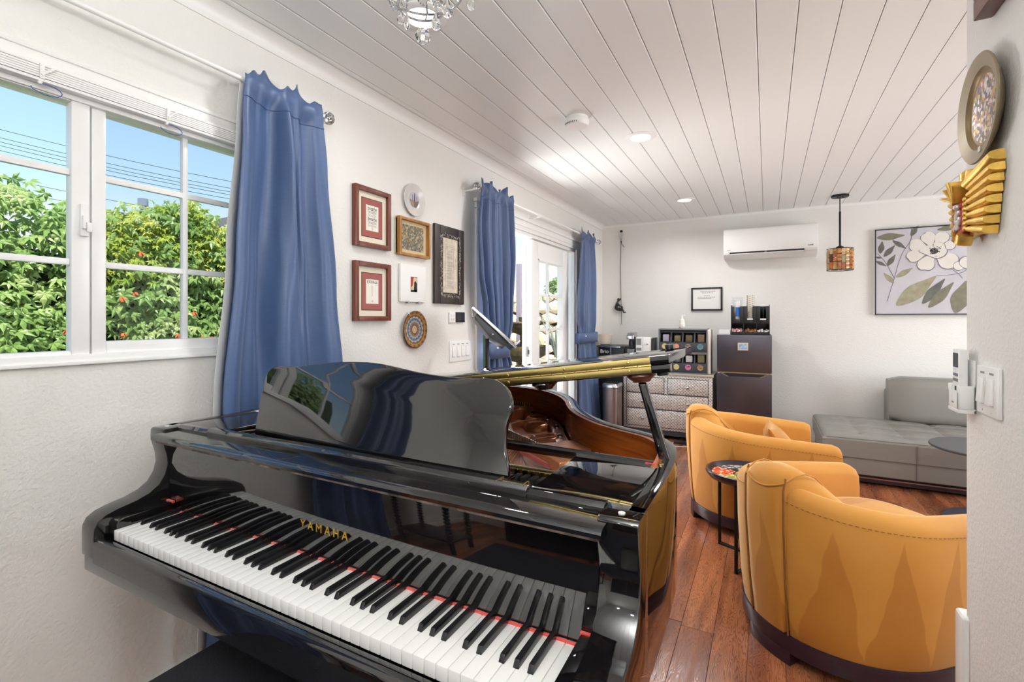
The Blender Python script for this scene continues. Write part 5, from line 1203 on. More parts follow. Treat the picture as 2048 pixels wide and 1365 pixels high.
for k in range(3):
    xa = ox0 + (ox1 - ox0) * k / 3 + .004; xb = ox0 + (ox1 - ox0) * (k + 1) / 3 - .004; xm = (xa + xb) / 2
    MB().box(xa, xa + .028, oy0 - .002, oy0 + .003, 1.232, 1.398).box(xb - .028, xb, oy0 - .002, oy0 + .003, 1.232, 1.398).box(xa + .028, xb - .028, oy0 - .002, oy0 + .003, 1.232, 1.27).build('front_panel', 'blackplastic', og, bevel=.001)
    MB().box(xa, xb, oy0 - .002, oy0 + .002, 1.126, 1.142).build('bin_lip', 'blackplastic', og, smooth=False)
    if k: MB().box(xm - .026, xm + .026, oy0 - .004, oy0 - .002, 1.266, 1.276).build('paper_label', 'white', og, smooth=False)
def cups(label, x, n, z0, dz, r0, r1, m, nm='paper_cup', lip='white'):
    for k in range(n):
        z = z0 + dz * k
        t = tag(MB().lathe([(r0, 0), (r1, .07), (r1 + .002, .0705), (r1 + .002, .074), (r1 - .003, .074), (r0 - .003, .004)], (x, 5.34, z), 20).build(nm, m, at=(x, 5.34, z)), label, 'cup', label.split(',')[0])
cups('white foam cup in the left stack, wrapped in clear plastic', -.262, 8, 1.236, .021, .027, .035, 'white', 'foam_cup')
cups('speckled paper cup in the tall middle stack of the organizer', -.147, 11, 1.236, .0195, .027, .036, 'speckle')
cups('clear plastic cup in the short right stack of the organizer', -.034, 5, 1.236, .02, .026, .034, 'clear', 'plastic_cup')
bag = thing('plastic_bag', 'crumpled clear plastic bag with a blue print around the white cups', 'bag', (-.262, 5.34, 1.236))
rr = random.Random(6); secs = []
for j, (r, z) in enumerate(((.03, 1.238), (.039, 1.27), (.041, 1.36), (.044, 1.42), (.05, 1.455), (.046, 1.48), (.055, 1.495))):
    secs.append([(-.262 + (r + rr.uniform(-.003, .003) * (j > 2) * 2) * cos(2 * pi * k / 18), 5.34 + (r + rr.uniform(-.003, .003)) * sin(2 * pi * k / 18), z + rr.uniform(-.008, .008) * (j > 4)) for k in range(18)])
MB().loft(secs, caps=False).build('film', thin_glass('bag_film', (.95, .96, .97, 1), 1.3), bag)
MB().loft([[(-.262 + .0425 * cos(a), 5.34 + .0425 * sin(a), z) for z in (1.30, 1.345, 1.39)] for a in [R(-110 + 12 * k) for k in range(7)]], closed=False, caps=False).build('blue_print', mat('print_blue', lin(52, 112, 200), .4), bag)
def heap(nm, label, xa, xb, mats, n, l, seed):
    rr = random.Random(seed); root = thing(nm, label, nm.replace('_', ' '), ((xa + xb) / 2, 5.34, 1.126))
    for q, m in enumerate(mats):
        b = MB()
        for k in range(n):
            c = (rr.uniform(xa + .012, xb - .012), rr.uniform(5.295, 5.33), rr.uniform(1.132, 1.165)); u = Vector((rr.gauss(0, 1), rr.gauss(0, .3), rr.gauss(0, .6))).normalized(); v = u.orthogonal().normalized(); w_ = u.cross(v)
            b.obox(c, u * l, v * .009, w_ * .0012)
        o = b.build(('packets', 'other_packets', 'more_packets')[q], m, root, smooth=False); o['kind'] = 'stuff'
heap('sweetener_packets', 'pink and white sweetener packets in the left bin of the organizer', ox0, ox0 + .114, (mat('pink_paper', lin(214, 130, 150), .7), 'paper'), 18, .016, 21)
heap('sugar_packets', 'brown sugar packets standing in the middle bin of the organizer', ox0 + .114, ox0 + .229, (mat('tan_paper', lin(190, 146, 92), .7), mat('brown_paper', lin(146, 98, 60), .7)), 20, .018, 22)
heap('creamer_packets', 'white creamer packets in the right bin of the organizer', ox0 + .229, ox1, ('paper', 'offwhite'), 10, .016, 23)

# dresser
dx0, dx1, dy = -1.385, -.482, 5.2
dr = thing('dresser', 'silver embossed metal clad dresser with round knobs under the coffee rack', 'dresser', (-.93, 5.45, 0))
MB().box(dx0, dx1, dy + .012, BY - .06, .10, .682).build('body', 'embossed', dr, bevel=.004)
MB().box(dx0 - .01, dx1 + .012, dy - .008, BY - .05, .682, .706).build('top', mat('pewter_top', lin(188, 184, 172), .35, .5, bump=.3, bscale=120), dr, bevel=.003)
MB().box(dx0 + .01, dx1 - .01, dy + .03, BY - .08, .045, .10).build('plinth', 'darkgrey', dr, smooth=False)
for x in (dx0 + .04, dx1 - .04):
    for y in (dy + .05, BY - .12): MB().box(x - .025, x + .025, y - .02, y + .02, 0, .06).build('foot', 'darkgrey', dr, bevel=.003)
for xa, xb, za, zb, kn in ((-1.345, -.958, .488, .648, (-1.175,)), (-.914, -.526, .488, .648, (-.716,)), (-1.345, -.526, .322, .474, (-1.173, -.714)), (-1.345, -.526, .13, .308, (-1.172, -.714))):
    d_ = MB().box(xa, xb, dy + .002, dy + .03, za, zb).build('drawer', 'embossed', dr, bevel=.004)
    MB().box(xa - .006, xb + .006, dy + .0105, dy + .013, za - .006, zb + .006).build('drawer_gap', 'darkgrey', d_, smooth=False)
    for x in kn: MB().lathe([(.006, 0), (.007, -.01), (.016, -.016), (.019, -.026), (.014, -.036), (0, -.040)], (x, dy + .002, (za + zb) / 2), 18, 'Y').build('knob', 'steel', d_)
# coffee pod rack
rx0, rx1, ry = -1.02, -.535, 5.25
rk = thing('coffee_rack', 'dark two tier coffee pod rack with round colour labels on the dresser', 'rack', (-.78, 5.4, .706))
MB().box(rx0, rx0 + .008, ry, ry + .2, .707, 1.17).box(rx1 - .008, rx1, ry, ry + .2, .707, 1.17).box(rx0, rx1, ry + .19, ry + .2, .707, 1.17).box(rx0, rx1, ry + .01, ry + .2, 1.155, 1.17).box(rx0, rx1, ry, ry + .2, .707, .716).box(rx0, rx1, ry + .005, ry + .2, .905, .93).build('case', 'greyplastic', rk, bevel=.002)
MB().box(rx1, rx1 + .03, ry + .02, ry + .2, .71, 1.165).build('side_cover', 'paper', rk, bevel=.002)
TC = [lin(204, 198, 104), lin(224, 142, 96), lin(150, 128, 104), lin(96, 146, 148), lin(204, 196, 120), lin(196, 190, 110), lin(196, 118, 152), lin(164, 126, 84)]
TM = [mat('label_%d' % i, c, .5) for i, c in enumerate(TC)]
for tier, zb in ((0, .93), (1, .716)):
    MB().box(rx0 + .006, rx1 - .006, ry - .012, ry + .004, zb + .008, zb + .098).build('label_strip', 'darkgrey', rk, bevel=.003)
    MB().box(rx0 + .006, rx1 - .006, ry + .05, ry + .19, zb + .098, zb + .102).build('bin_shelf', 'darkgrey', rk, smooth=False)
    for k in range(5):
        x = rx0 + .008 + (rx1 - rx0 - .016) * k / 4
        MB().loft([[(x - .007, yy, zz) for yy, zz in ((ry + .004, zb + .098), (ry + .05, zb + .22), (ry + .19, zb + .22), (ry + .19, zb + .098))], [(x + .007, yy, zz) for yy, zz in ((ry + .004, zb + .098), (ry + .05, zb + .22), (ry + .19, zb + .22), (ry + .19, zb + .098))]]).build('bin_divider', 'darkgrey', rk, bevel=.001)
    MB().loft([[(x, yy, zz) for yy, zz in ((ry + .04, zb + .20), (ry + .05, zb + .225), (ry + .19, zb + .225), (ry + .19, zb + .20))] for x in (rx0 + .006, rx1 - .006)]).build('bin_roof', 'darkgrey', rk, smooth=False)
    for k in range(4):
        x = rx0 + .008 + (rx1 - rx0 - .016) * (k + .5) / 4
        d_ = MB().cyl((x, ry - .012, zb + .056), (x, ry - .0135, zb + .056), .029, n=28).build('round_label', TM[tier * 4 + k], rk, smooth=False)
        MB().box(x - .018, x + .018, ry - .0142, ry - .0135, zb + .064, zb + .069).box(x - .014, x + .014, ry - .0142, ry - .0135, zb + .05, zb + .054).build('label_print', 'framedark' if k > 1 else 'paleink', d_, smooth=False)
rr = random.Random(12)
for tier, zb in ((0, .93), (1, .716)):
    for k, m in enumerate(((mat('pod_lilac', lin(206, 200, 222), .4), mat('pod_khaki', lin(150, 138, 96), .5), mat('pod_olive', lin(126, 112, 84), .5), mat('pod_tan', lin(150, 124, 100), .5)) if tier == 0 else ('offwhite', 'greyplastic', 'white', bpy.data.materials['pod_khaki']))):
        x = rx0 + .008 + (rx1 - rx0 - .016) * (k + .5) / 4
        b_ = MB().box(x - .034 + rr.uniform(0, .008), x + .034, ry + .055, ry + .13, zb + .103, zb + .103 + rr.uniform(.062, .082))
        tag(b_.build('pod_carton', m, at=(x, ry + .09, zb + .103), bevel=.003), 'small coffee pod carton inside the two tier rack', 'carton', 'pod cartons in the coffee rack')
bo = thing('soap_bottle', 'white pump bottle standing on top of the coffee rack', 'bottle', (-.795, 5.36, 1.17))
MB().lathe([(.027, 1.1705), (.03, 1.175), (.03, 1.24), (.026, 1.262), (.013, 1.27), (.011, 1.28)], (-.795, 5.36, 0), 24).build('body', 'offwhite', bo)
MB().lathe([(.0308, 1.19), (.0308, 1.235)], (-.795, 5.36, 0), 24).build('label_band', 'paper', bo)
MB().cyl((-.795, 5.36, 1.278), (-.795, 5.36, 1.305), .011, .011, n=14).box(-.80, -.765, 5.354, 5.366, 1.305, 1.316).build('pump', 'white', bo, bevel=.002)
MB().box(-.812, -.778, 5.3292, 5.3302, 1.198, 1.201).box(-.812, -.785, 5.3292, 5.3302, 1.208, 1.2105).build('label_print', 'greyink', bo, smooth=False)

# coffee maker, white machine, tray on the dresser's left end
tr_ = tag(MB().box(-1.37, -1.05, 5.22, 5.48, .7065, .86).build('drawer_box', 'greyplastic', at=(-1.2, 5.35, .706), bevel=.006), 'grey storage box carrying the coffee machines on the dresser', 'box')
cm = thing('coffee_maker', 'small chrome and black pod coffee maker left of the white machine', 'coffee maker', (-1.32, 5.33, .86))
MB().loft([[(x, y, .862) for x, y in ((-1.36, 5.27), (-1.285, 5.27), (-1.285, 5.42), (-1.36, 5.42))], [(x, y, .94) for x, y in ((-1.362, 5.265), (-1.282, 5.265), (-1.282, 5.42), (-1.362, 5.42))]]).build('base', 'greyplastic', cm, bevel=.012, seg=3)
MB().box(-1.352, -1.292, 5.32, 5.42, .94, 1.06).build('column', 'blackplastic', cm, bevel=.008)
MB().cyl((-1.322, 5.32, .985), (-1.322, 5.32, 1.03), .034, .03, n=20).build('brew_head', 'blackplastic', cm)
MB().prism([(5.25, 1.05), (5.25, 1.09), (5.28, 1.12), (5.42, 1.128), (5.43, 1.05)], lambda a, b, h: (h, a, b), -1.362, -1.282).build('top_cover', 'steel', cm, bevel=.008, seg=3)
MB().tube([(-1.278, 5.29, 1.06), (-1.270, 5.28, 1.0), (-1.272, 5.28, .92), (-1.29, 5.28, .89)], .004, 6).build('cable', 'blackplastic', cm)
wm = thing('water_machine', 'white boxy countertop machine with a grey screen beside the coffee rack', 'machine', (-1.17, 5.36, .86))
MB().box(-1.265, -1.105, 5.27, 5.42, .862, 1.075).build('body', 'white', wm, bevel=.008)
MB().box(-1.092, -1.06, 5.28, 5.42, .862, 1.07).box(-1.105, -1.09, 5.30, 5.42, .862, 1.06).build('side_shell', 'blackplastic', wm, bevel=.004)
MB().box(-1.258, -1.205, 5.267, 5.271, .99, 1.06).build('screen', mat('lcd_grey', lin(120, 124, 118), .2), wm, smooth=False)
MB().box(-1.258, -1.205, 5.267, 5.271, .93, .96).build('nameplate', 'greyplastic', wm, smooth=False)
MB().box(-1.1905, -1.1885, 5.268, 5.271, .865, 1.072).build('panel_seam', 'greyink', wm, smooth=False)
MB().box(-1.165, -1.13, 5.262, 5.271, .995, 1.008).build('handle', 'steel', wm, bevel=.003)
# water cooler and bin
wc = thing('water_cooler', 'black water cooler with a white brand name standing in the back left corner', 'water cooler', (-1.55, 5.45, 0))
MB().box(-1.70, -1.395, 5.30, 5.62, .02, .955).build('body', 'blackplastic', wc, bevel=.02, seg=3)
MB().box(-1.715, -1.385, 5.29, 5.63, .950, .972).build('top', 'darkgrey', wc, bevel=.006)
MB().box(-1.66, -1.44, 5.2895, 5.2905, .952, .968).build('control_strip', 'steel', wc, smooth=False)
MB().box(-1.56, -1.545, 5.2925, 5.302, .62, .95).build('trim_stripe', 'steel', wc, smooth=False)
text_part('lettering', 'Brio', .058, 'white', wc, (-1.625, 5.2975, .905), (1, 0, 0), (0, 0, 1), .0006)
MB().box(-1.68, -1.42, 5.296, 5.302, .60, .86).build('dispenser_bay', 'ink', wc, bevel=.004)
bw = tag(MB().lathe([(.045, .9725), (.065, .985), (.076, 1.02), (.079, 1.095), (.075, 1.095), (.07, 1.02), (.05, .985)], (-1.66, 5.43, 0), 28).build('bowl', mat('cream_ceramic', lin(226, 214, 202), .5), at=(-1.66, 5.43, .9725)), 'cream ceramic bowl on top of the black water cooler', 'bowl')
tb = thing('trash_can', 'brushed steel step trash can in front of the water cooler', 'trash can', (-1.46, 5.05, 0))
MB().loft([[(-1.46 + .086 * math.copysign(abs(cos(a)) ** .45, cos(a)), 5.05 + .12 * math.copysign(abs(sin(a)) ** .45, sin(a)), z) for a in [2 * pi * k / 40 for k in range(40)]] for z in (.03, .545)]).build('body', 'brushed', tb, ang=60)
MB().loft([[(-1.46 + (.089 + d) * math.copysign(abs(cos(a)) ** .45, cos(a)), 5.05 + (.123 + d) * math.copysign(abs(sin(a)) ** .45, sin(a)), z) for a in [2 * pi * k / 40 for k in range(40)]] for z, d in ((.55, 0), (.58, 0), (.592, -.012))]).build('lid', 'steel', tb, ang=60)
MB().loft([[(-1.46 + (.087) * math.copysign(abs(cos(a)) ** .45, cos(a)), 5.05 + (.121) * math.copysign(abs(sin(a)) ** .45, sin(a)), z) for a in [2 * pi * k / 40 for k in range(40)]] for z in (0, .03)]).box(-1.485, -1.43, 4.895, 4.94, .01, .02).build('base', 'blackplastic', tb)
# cable and power strip on the floor by the dresser
ps = thing('power_strip', 'black power strip with a cord on the floor below the dresser', 'power strip', (-.72, 5.42, 0))
MB().box(-.84, -.58, 5.10, 5.145, .0, .03).build('body', 'blackplastic', ps, bevel=.004)
MB().tube([(p.x, p.y, .006) for p in crom([(-.58, 5.12, 0), (-.45, 5.05, 0), (-.32, 5.10, 0), (-.2, 5.05, 0), (.0, 5.14, 0)], 6)], .004, 6).build('cord', 'offwhite', ps)
MB().tube([(p.x, p.y, .006) for p in crom([(-.84, 5.12, 0), (-.95, 5.02, 0), (-.8, 4.98, 0), (-.62, 5.05, 0), (-.52, 5.14, .04)], 6)], .004, 6).build('cord', 'offwhite', ps)

# ================================================================== barrel chairs
CR = .385; AL = .40                       # back radius, arm length
def dpath(side, n=26):
    """outer plan line of one arm from the back seam (34 deg off the back centre) to the front end; local chair faces +X"""
    pts = []
    for k in range(n + 1):
        a = R(180 - 15) - (R(180 - 15) - R(90)) * min(1, k / (n * .55))
        if k <= n * .55: p = (CR * cos(a), CR * sin(a))
        else: p = (AL * (k - n * .55) / (n * .45), CR - .025 * ((k - n * .55) / (n * .45)) ** 2)
        pts.append((p[0], p[1] * side))
    return pts
def sect(px, py, nx, ny, prof): return [(px + nx * d, py + ny * d, z) for d, z in prof]
def chair(label, loc, rot):
    t = thing('barrel_chair', label, 'armchair', loc, rot, None, True)
    for side in (1, -1):
        pts = dpath(side); secs = []; seam = []
        for i, (x, y) in enumerate(pts):
            a = pts[max(i - 1, 0)]; b_ = pts[min(i + 1, len(pts) - 1)]
            tx, ty = b_[0] - a[0], b_[1] - a[1]; l = math.hypot(tx, ty); nx, ny = (ty / l * side, -tx / l * side)   # inward
            s = i / (len(pts) - 1); zt = .650 - .080 * s ** .8 - (.012 if s > .97 else 0); th = .115
            e = 1 if s < .96 else 1 - (s - .96) * 8
            prof = [(.030, .095), (.017, .2), (.004, .42), (.001, zt - .05), (.008, zt - .022), (.026, zt - .004), (th * .5, zt + .004), (th - .024, zt - .006), (th - .004, zt - .032), (th, zt - .08), (th, .30), (th, .2), (th, .095)]
            secs.append(sect(x, y, nx, ny, prof)); seam.append((x - nx * .0015, y - ny * .0015, zt - .045))
        arm = MB().loft(secs).build('arm', 'velvet', t, bevel=.010, seg=2, ang=50)
        b = MB()
        for i in range(len(seam) - 1):
            p, q = Vector(seam[i]), Vector(seam[i + 1]); m = max(1, int((q - p).length / .014))
            for k in range(m): b.tube([p.lerp(q, (k + .15) / m), p.lerp(q, (k + .7) / m)], .0013, 4)
        b.build('stitching', M.setdefault('thread', mat('brown_thread', lin(140, 88, 34), .8)), arm)['kind'] = 'stuff'
    # backrest: tall padded section with a capped top, wrapping round inside the arms
    secs = []; cap = []; N = 40
    for k in range(N + 1):
        d = -78 + 156 * k / N; a = R(180 + d); ad = abs(d)
        o_ = CR + (.008 if ad < HB else -.03 - .05 * min(1, (ad - HB) / 12))
        if HB <= ad < HB + 3: o_ = CR - .01
        zt = .712 - .012 * (ad / HB) ** 2 if ad < HB else .70 - .19 * ((ad - HB) / 60) ** .9
        th = .20 if ad < HB else .20 - .02 * (ad - HB) / 60
        ri = CR - th
        c_, s_ = cos(a), sin(a)
        prof = [(o_ - .034, .10), (o_ - .018, .25), (o_, .5), (o_, zt - .09), (o_ - .006, zt - .045), (o_ - .028, zt - .012), (o_ - .07, zt), ((o_ + ri) / 2 - .02, zt - .006), (ri + .02, zt - .04), (ri, zt - .10), (ri - .01, .50), (ri - .02, .40), (ri + .05, .30), (ri + .05, .10)]
        if ad >= HB: prof = [(max(r, ri + .0), z if z > .2 else .25) for r, z in prof]
        secs.append([(r * c_, r * s_, z) for r, z in prof])
    bk = MB().loft(secs).build('backrest', 'velvet', t, ang=60)
    for d in (-14.4, 14.4):
        a = R(180 + d); pts = [((CR + .003 - e) * cos(a), (CR + .003 - e) * sin(a), z) for z, e in ((.105, .028), (.3, .012), (.5, 0), (.64, 0))] + [((CR - .01) * cos(a), (CR - .01) * sin(a), .685)]
        MB().tube(pts, .0035, 6).build('seam', 'thread', bk)
    pts = []
    for k in range(-26, 27):
        d = k * 2.8; ad = abs(d); a = R(180 + d)
        if ad < HB: zz = .668 - .028 * cos(R(90 * d / HB)); r = CR + .0085
        else:
            q = (ad - HB) / 60; t_ = min(1, (ad - HB) / 12); zz = .70 - .19 * q ** .9 - .024 - .012 * t_; r = (CR - .002) * (1 - t_) + (CR - .178) * t_
            if t_ < 1: zz = .668 + (zz + .02 - .668) * t_ + .03 * sin(pi * t_)
        pts.append((r * cos(a), r * sin(a), zz))
    b = MB().tube(pts, .003, 6)
    b.build('top_piping', 'velvet', bk)
    # seat cushion
    secs = []
    for z, sh in ((.30, .0), (.33, -.006), (.42, -.002), (.448, .02), (.458, .06)):
        ring_ = []
        for k in range(36):
            a = 2 * pi * k / 36; x = math.copysign(abs(cos(a)) ** .6, cos(a)); y = math.copysign(abs(sin(a)) ** .6, sin(a))
            ring_.append((.085 + x * (.34 - sh), y * (.262 - sh), z))
        secs.append(ring_)
    MB().loft(secs).build('seat_cushion', 'velvet', t, ang=60)
    MB().prism([(-.22, -.25), (AL - .03, -.25), (AL - .03, .25), (-.22, .25)], lambda a, b, h: (a, b, h), .11, .30).build('seat_base', 'velvet', t, bevel=.02, seg=3)
    # plinth ring and feet
    full = [(x * .945, y * .945) for x, y in dpath(-1)[::-1]] + [(CR * .97 * cos(R(180 + d)), CR * .97 * sin(R(180 + d))) for d in range(-30, 31, 6)][::1]
    full = [(x * .945, y * .945) for x, y in dpath(-1)[::-1]]
    full += [(CR * .945 * cos(R(180 - d)), CR * .945 * sin(R(180 - d))) for d in range(-12, 13, 6)]
    full += [(x * .945, y * .945) for x, y in dpath(1)]
    MB().prism(full, lambda a, b, h: (a, b, h), .045, .108).build('plinth', 'darkwood', t, bevel=.003)
    for d in (180, 42, -42):
        a0 = R(d)
        if 90 < d < 270:
            arc = [(CR * .947 * cos(R(d + q)), CR * .947 * sin(R(d + q))) for q in range(-16, 17, 4)] + [((CR - .07) * cos(R(d + q)), (CR - .07) * sin(R(d + q))) for q in range(16, -17, -4)]
        else:
            sy = 1 if d > 0 else -1; arc = [(AL * .97 - .12, sy * .365 * .97), (AL * .97, sy * .36 * .97), (AL * .97, sy * .29), (AL * .97 - .12, sy * .29)]
        MB().prism(arc, lambda a, b, h: (a, b, h), 0.0, .05).build('foot', 'darkwood', t, bevel=.002)
    return t
CH1 = (-.085, 3.42, 0); CH2 = (.268, 2.335, 0); HB = 14
c1 = chair('farther mustard velvet barrel chair holding a throw pillow, between the piano and the grey sofa', CH1, R(9))
c2 = chair('mustard velvet barrel chair nearest the camera, cut off by the white wall', CH2, R(42))
tp = thing('throw_pillow', 'mustard throw pillow whose tip shows inside the farther chair', 'pillow', (.09, 3.44, .46))
secs = []
for k in range(13):
    s = -1 + 2 * k / 12; row = []
    for q in range(20):
        a = 2 * pi * q / 20; u = math.copysign(abs(cos(a)) ** .8, cos(a)); w_ = sin(a)
        ed = (1 - abs(s) ** 2.5) * .06 + .004
        pinch = 1 + .12 * abs(s) ** 3
        row.append((.085 + .07 * u * .3 + ed * w_ - .10 * u, 3.44 + s * .16, .475 + u * .12 * pinch + .02 * w_))
    secs.append(row)
MB().loft(secs).build('pillow', 'velvet', tp, ang=60)

# side table with beaded tray top, between the chairs
tx, ty, tr0, tz = -.10, 2.825, .192, .462
st = thing('side_table', 'small round black tray table with a colourful beaded top between the two barrel chairs', 'table', (tx, ty, 0))
MB().lathe([(tr0 - .03, tz - .034), (tr0 - .012, tz - .03), (tr0 - .006, tz - .022), (tr0 - .002, tz - .018), (tr0 + .004, tz - .006), (tr0 + .002, tz + .006), (tr0 - .008, tz + .008), (tr0 - .02, tz - .004), (tr0 - .03, tz - .016)], (tx, ty, 0), 56).build('tray_rim', 'darkwood', st, ang=40)
MB().cyl((tx, ty, tz - .030), (tx, ty, tz - .018), tr0 - .026, n=48).build('tray_base', 'blackplastic', st)
def sector(name, a0, a1, r0, r1, m):
    pts = [(tx + r1 * cos(R(a)), ty + r1 * sin(R(a))) for a in range(a0, a1 + 1, 6)] + [(tx + r0 * cos(R(a)), ty + r0 * sin(R(a))) for a in range(a1, a0 - 1, -6)]
    MB().prism(pts, lambda a, b, h: (a, b, h), tz - .0185, tz - .0135).build(name, m, st, smooth=False)
for a0, a1, r0, r1, m in ((150, 210, .06, .173, 'mos_red'), (90, 150, .07, .173, 'mos_bw'), (30, 90, .07, .173, 'mos_pink'), (210, 300, .05, .173, 'mos_green'), (300, 390, .06, .173, 'mos_red'), (0, 354, .012, .048, 'mos_green')): sector('bead_panel', a0, a1, r0, r1, m)
lx = [(-.235, 2.96), (-.135, 2.635), (.075, 2.965), (.05, 2.68)]
LEG = [(tx + .185 * cos(a), ty + .185 * sin(a)) for a in (R(137), R(259), R(20), R(318))]
for x, y in LEG: MB().box(x - .008, x + .008, y - .008, y + .008, 0, tz - .03).build('leg', 'iron', st, bevel=.001)
for i, j in ((0, 2), (1, 3)):
    (xa, ya), (xb, yb) = LEG[i], LEG[j]; mx_, my_ = (xa + xb) / 2 * .35 + tx * .65, (ya + yb) / 2 * .35 + ty * .65
    q = crom([(xa, ya, .008), (mx_ * .5 + (xa + xb) / 4, my_ * .5 + (ya + yb) / 4, .008), (xb, yb, .008)], 6)
    MB().tube([p for p in q], .008, 6).build('base_bar', 'iron', st)
# pedestal table at the right edge
qx, qy = 1.235, 4.03
pt_ = thing('pedestal_table', 'low round dark pedestal table in front of the grey sofa', 'table', (qx, qy, 0))
MB().lathe([(.0, .452), (.295, .452), (.30, .456), (.30, .464), (.296, .468), (0, .468)], (qx, qy, 0), 56).build('top', mat('slate_top', lin(70, 70, 74), .45), pt_)
MB().lathe([(.235, 0), (.235, .008), (.22, .016), (.045, .02), (.04, .03), (.04, .43), (.06, .452)], (qx, qy, 0), 40).build('pedestal', mat('slate_base', lin(74, 72, 84), .4), pt_)

# ================================================================== grey leather sofa
so = thing('sofa', 'low grey leather chaise sofa with tufted seat and a loose back cushion', 'sofa', (1.4, 4.95, 0))
sx0, sx1, sy0, sy1, sz = .385, 2.55, 4.46, 5.42, .372
nx_, ny_ = 96, 44; rows = []
gx = [sx0 + .26 + .285 * k for k in range(8)]; gy = [sy0 + .20 + .26 * k for k in range(3)]
for j in range(ny_ + 1):
    row = []
    for i in range(nx_ + 1):
        x = sx0 + (sx1 - sx0) * i / nx_; y = sy0 + (sy1 - sy0) * j / ny_
        e = min(x - sx0, y - sy0, sy1 - y, sx1 - x); dz = 0
        dx_ = min(abs(x - g_) for g_ in gx); dy_ = min(abs(y - g_) for g_ in gy)
        if e > .03:
            f = min(1, (e - .03) / .12)
            dz = -.010 * f * max(math.exp(-(dx_ / .012) ** 2), math.exp(-(dy_ / .012) ** 2)) - .014 * f * math.exp(-((dx_ ** 2 + dy_ ** 2) / .03 ** 2)) + .012 * f * min(1, min(dx_, dy_) / .12)
        if e < .035: dz -= .03 * (1 - e / .035) ** 2
        row.append((x, y, sz + dz))
    rows.append(row)
b = MB().loft(rows, closed=False, caps=False)
per = [p for p in rows[0]] + [r[-1] for r in rows[1:]] + rows[-1][::-1][1:] + [r[0] for r in rows[::-1][1:-1]]
lo = [(x + (.004 if x < sx0 + .01 else 0), y, .215) for x, y, z in per]
b.loft([per, [(x, y, .33) for x, y, z in per], lo], closed=True, caps=False)
se = b.build('seat', 'sofa', so, ang=60)
def stripe(nm, pts, r=.002): MB().tube(pts, r, 5).build(nm, M.setdefault('seamgrey', mat('seam_grey', lin(98, 96, 90), .6)), se)
stripe('piping', [(sx0 + .02, sy0 + .004, sz - .014), (sx1 - .02, sy0 + .004, sz - .014)]); stripe('piping', [(sx0 + .004, sy0 + .02, sz - .014), (sx0 + .004, sy1 - .02, sz - .014)])
for x in (.96, .968): stripe('seam', [(x, sy0 - .001, .345), (x, sy0 - .001, .22)], .0014)
for g_ in gy: stripe('tuft_seam', [(sx0 + .03 + (sx1 - sx0 - .06) * k / 60, g_, sz - .012) for k in range(61)], .0012)
MB().box(sx0 + .02, sx1 - .02, sy0 + .012, sy1 - .01, .085, .215).build('base', 'sofa', so, bevel=.012, seg=3)
MB().box(.9605, .966, sy0 + .010, sy0 + .014, .09, .21).build('base_seam', 'seamgrey', so, smooth=False)
MB().box(sx0 + .18, sx1 - .05, sy0 + .05, sy0 + .075, .052, .062).build('rail', mat('bronze_rail', lin(150, 120, 112), .3, .8), so, bevel=.001)
MB().box(sx0 + .15, sx1 - .05, sy0 + .075, sy1 - .08, .02, .088).build('under_frame', 'darkwood', so, smooth=False)
for x in (sx0 + .16, 1.4, sx1 - .1):
    for y in (sy0 + .06, sy1 - .1): MB().box(x - .02, x + .02, y - .012, y + .02, 0, .09).build('leg', 'darkwood', so, bevel=.002)
secs = []
for k in range(15):
    s = k / 14; x = .955 + 1.45 * s; e = min(s, 1 - s) * 14; f = 1 if e > 1 else .55 + .45 * e
    prof = []
    for q in range(24):
        a = 2 * pi * q / 24; u = math.copysign(abs(cos(a)) ** .42, cos(a)); v = math.copysign(abs(sin(a)) ** .42, sin(a))
        yy = 5.36 + u * .115 * f; zz = .565 + v * (.195 if e > 1 else .17 + .025 * e)
        yy += (zz - .37) * .12
        prof.append((x, yy, zz))
    secs.append(prof)
bc = MB().loft(secs).build('back_cushion', 'sofa', so, ang=60)
MB().box(.98, 2.45, 5.44, 5.70, .10, .62).build('back_support', 'sofa', so, bevel=.03, seg=3)

# ================================================================== things on the near right wall
def rbox(b, y0, y1, z0, z1, d0, d1): return b.box(RX - d1, RX - d0, y0, y1, z0, z1)
rm = thing('remote_control', 'white remote control with a grey screen standing in a wall holder', 'remote', (RX, 1.66, 1.05))
rbox(MB(), 1.628, 1.678, 1.045, 1.192, .012, .030).build('body', 'white', rm, bevel=.004)
rbox(MB(), 1.634, 1.672, 1.145, 1.182, .0295, .0305).build('screen', 'dim_display' if 'dim_display' in M else mat('remote_lcd', lin(92, 96, 96), .2), rm, smooth=False)
for k in range(6): rbox(MB(), 1.636 + .0125 * (k % 3), 1.644 + .0125 * (k % 3), 1.122 - .014 * (k // 3), 1.13 - .014 * (k // 3), .0295, .0315).build('button', 'greyplastic', rm, bevel=.001)
rbox(MB(), 1.648, 1.656, 1.085, 1.096, .0295, .0315).build('power_button', 'ink', rm, bevel=.001)
hl = thing('remote_holder', 'white wall holder gripping the remote control', 'holder', (RX, 1.65, 1.03))
b = MB(); rbox(b, 1.615, 1.69, 1.030, 1.04, 0, .036); rbox(b, 1.615, 1.69, 1.04, 1.085, .032, .036); rbox(b, 1.615, 1.622, 1.04, 1.10, 0, .036); rbox(b, 1.683, 1.69, 1.04, 1.10, 0, .036); rbox(b, 1.615, 1.69, 1.03, 1.165, 0, .006)
b.build('cradle', 'white', hl, bevel=.002)
rbox(MB(), 1.645, 1.66, 1.052, 1.056, .036, .0365).build('holder_mark', 'greyink', hl, smooth=False)
ls = thing('light_switch', 'white double rocker light switch beside the remote control', 'switch', (RX, 1.525, 1.04))
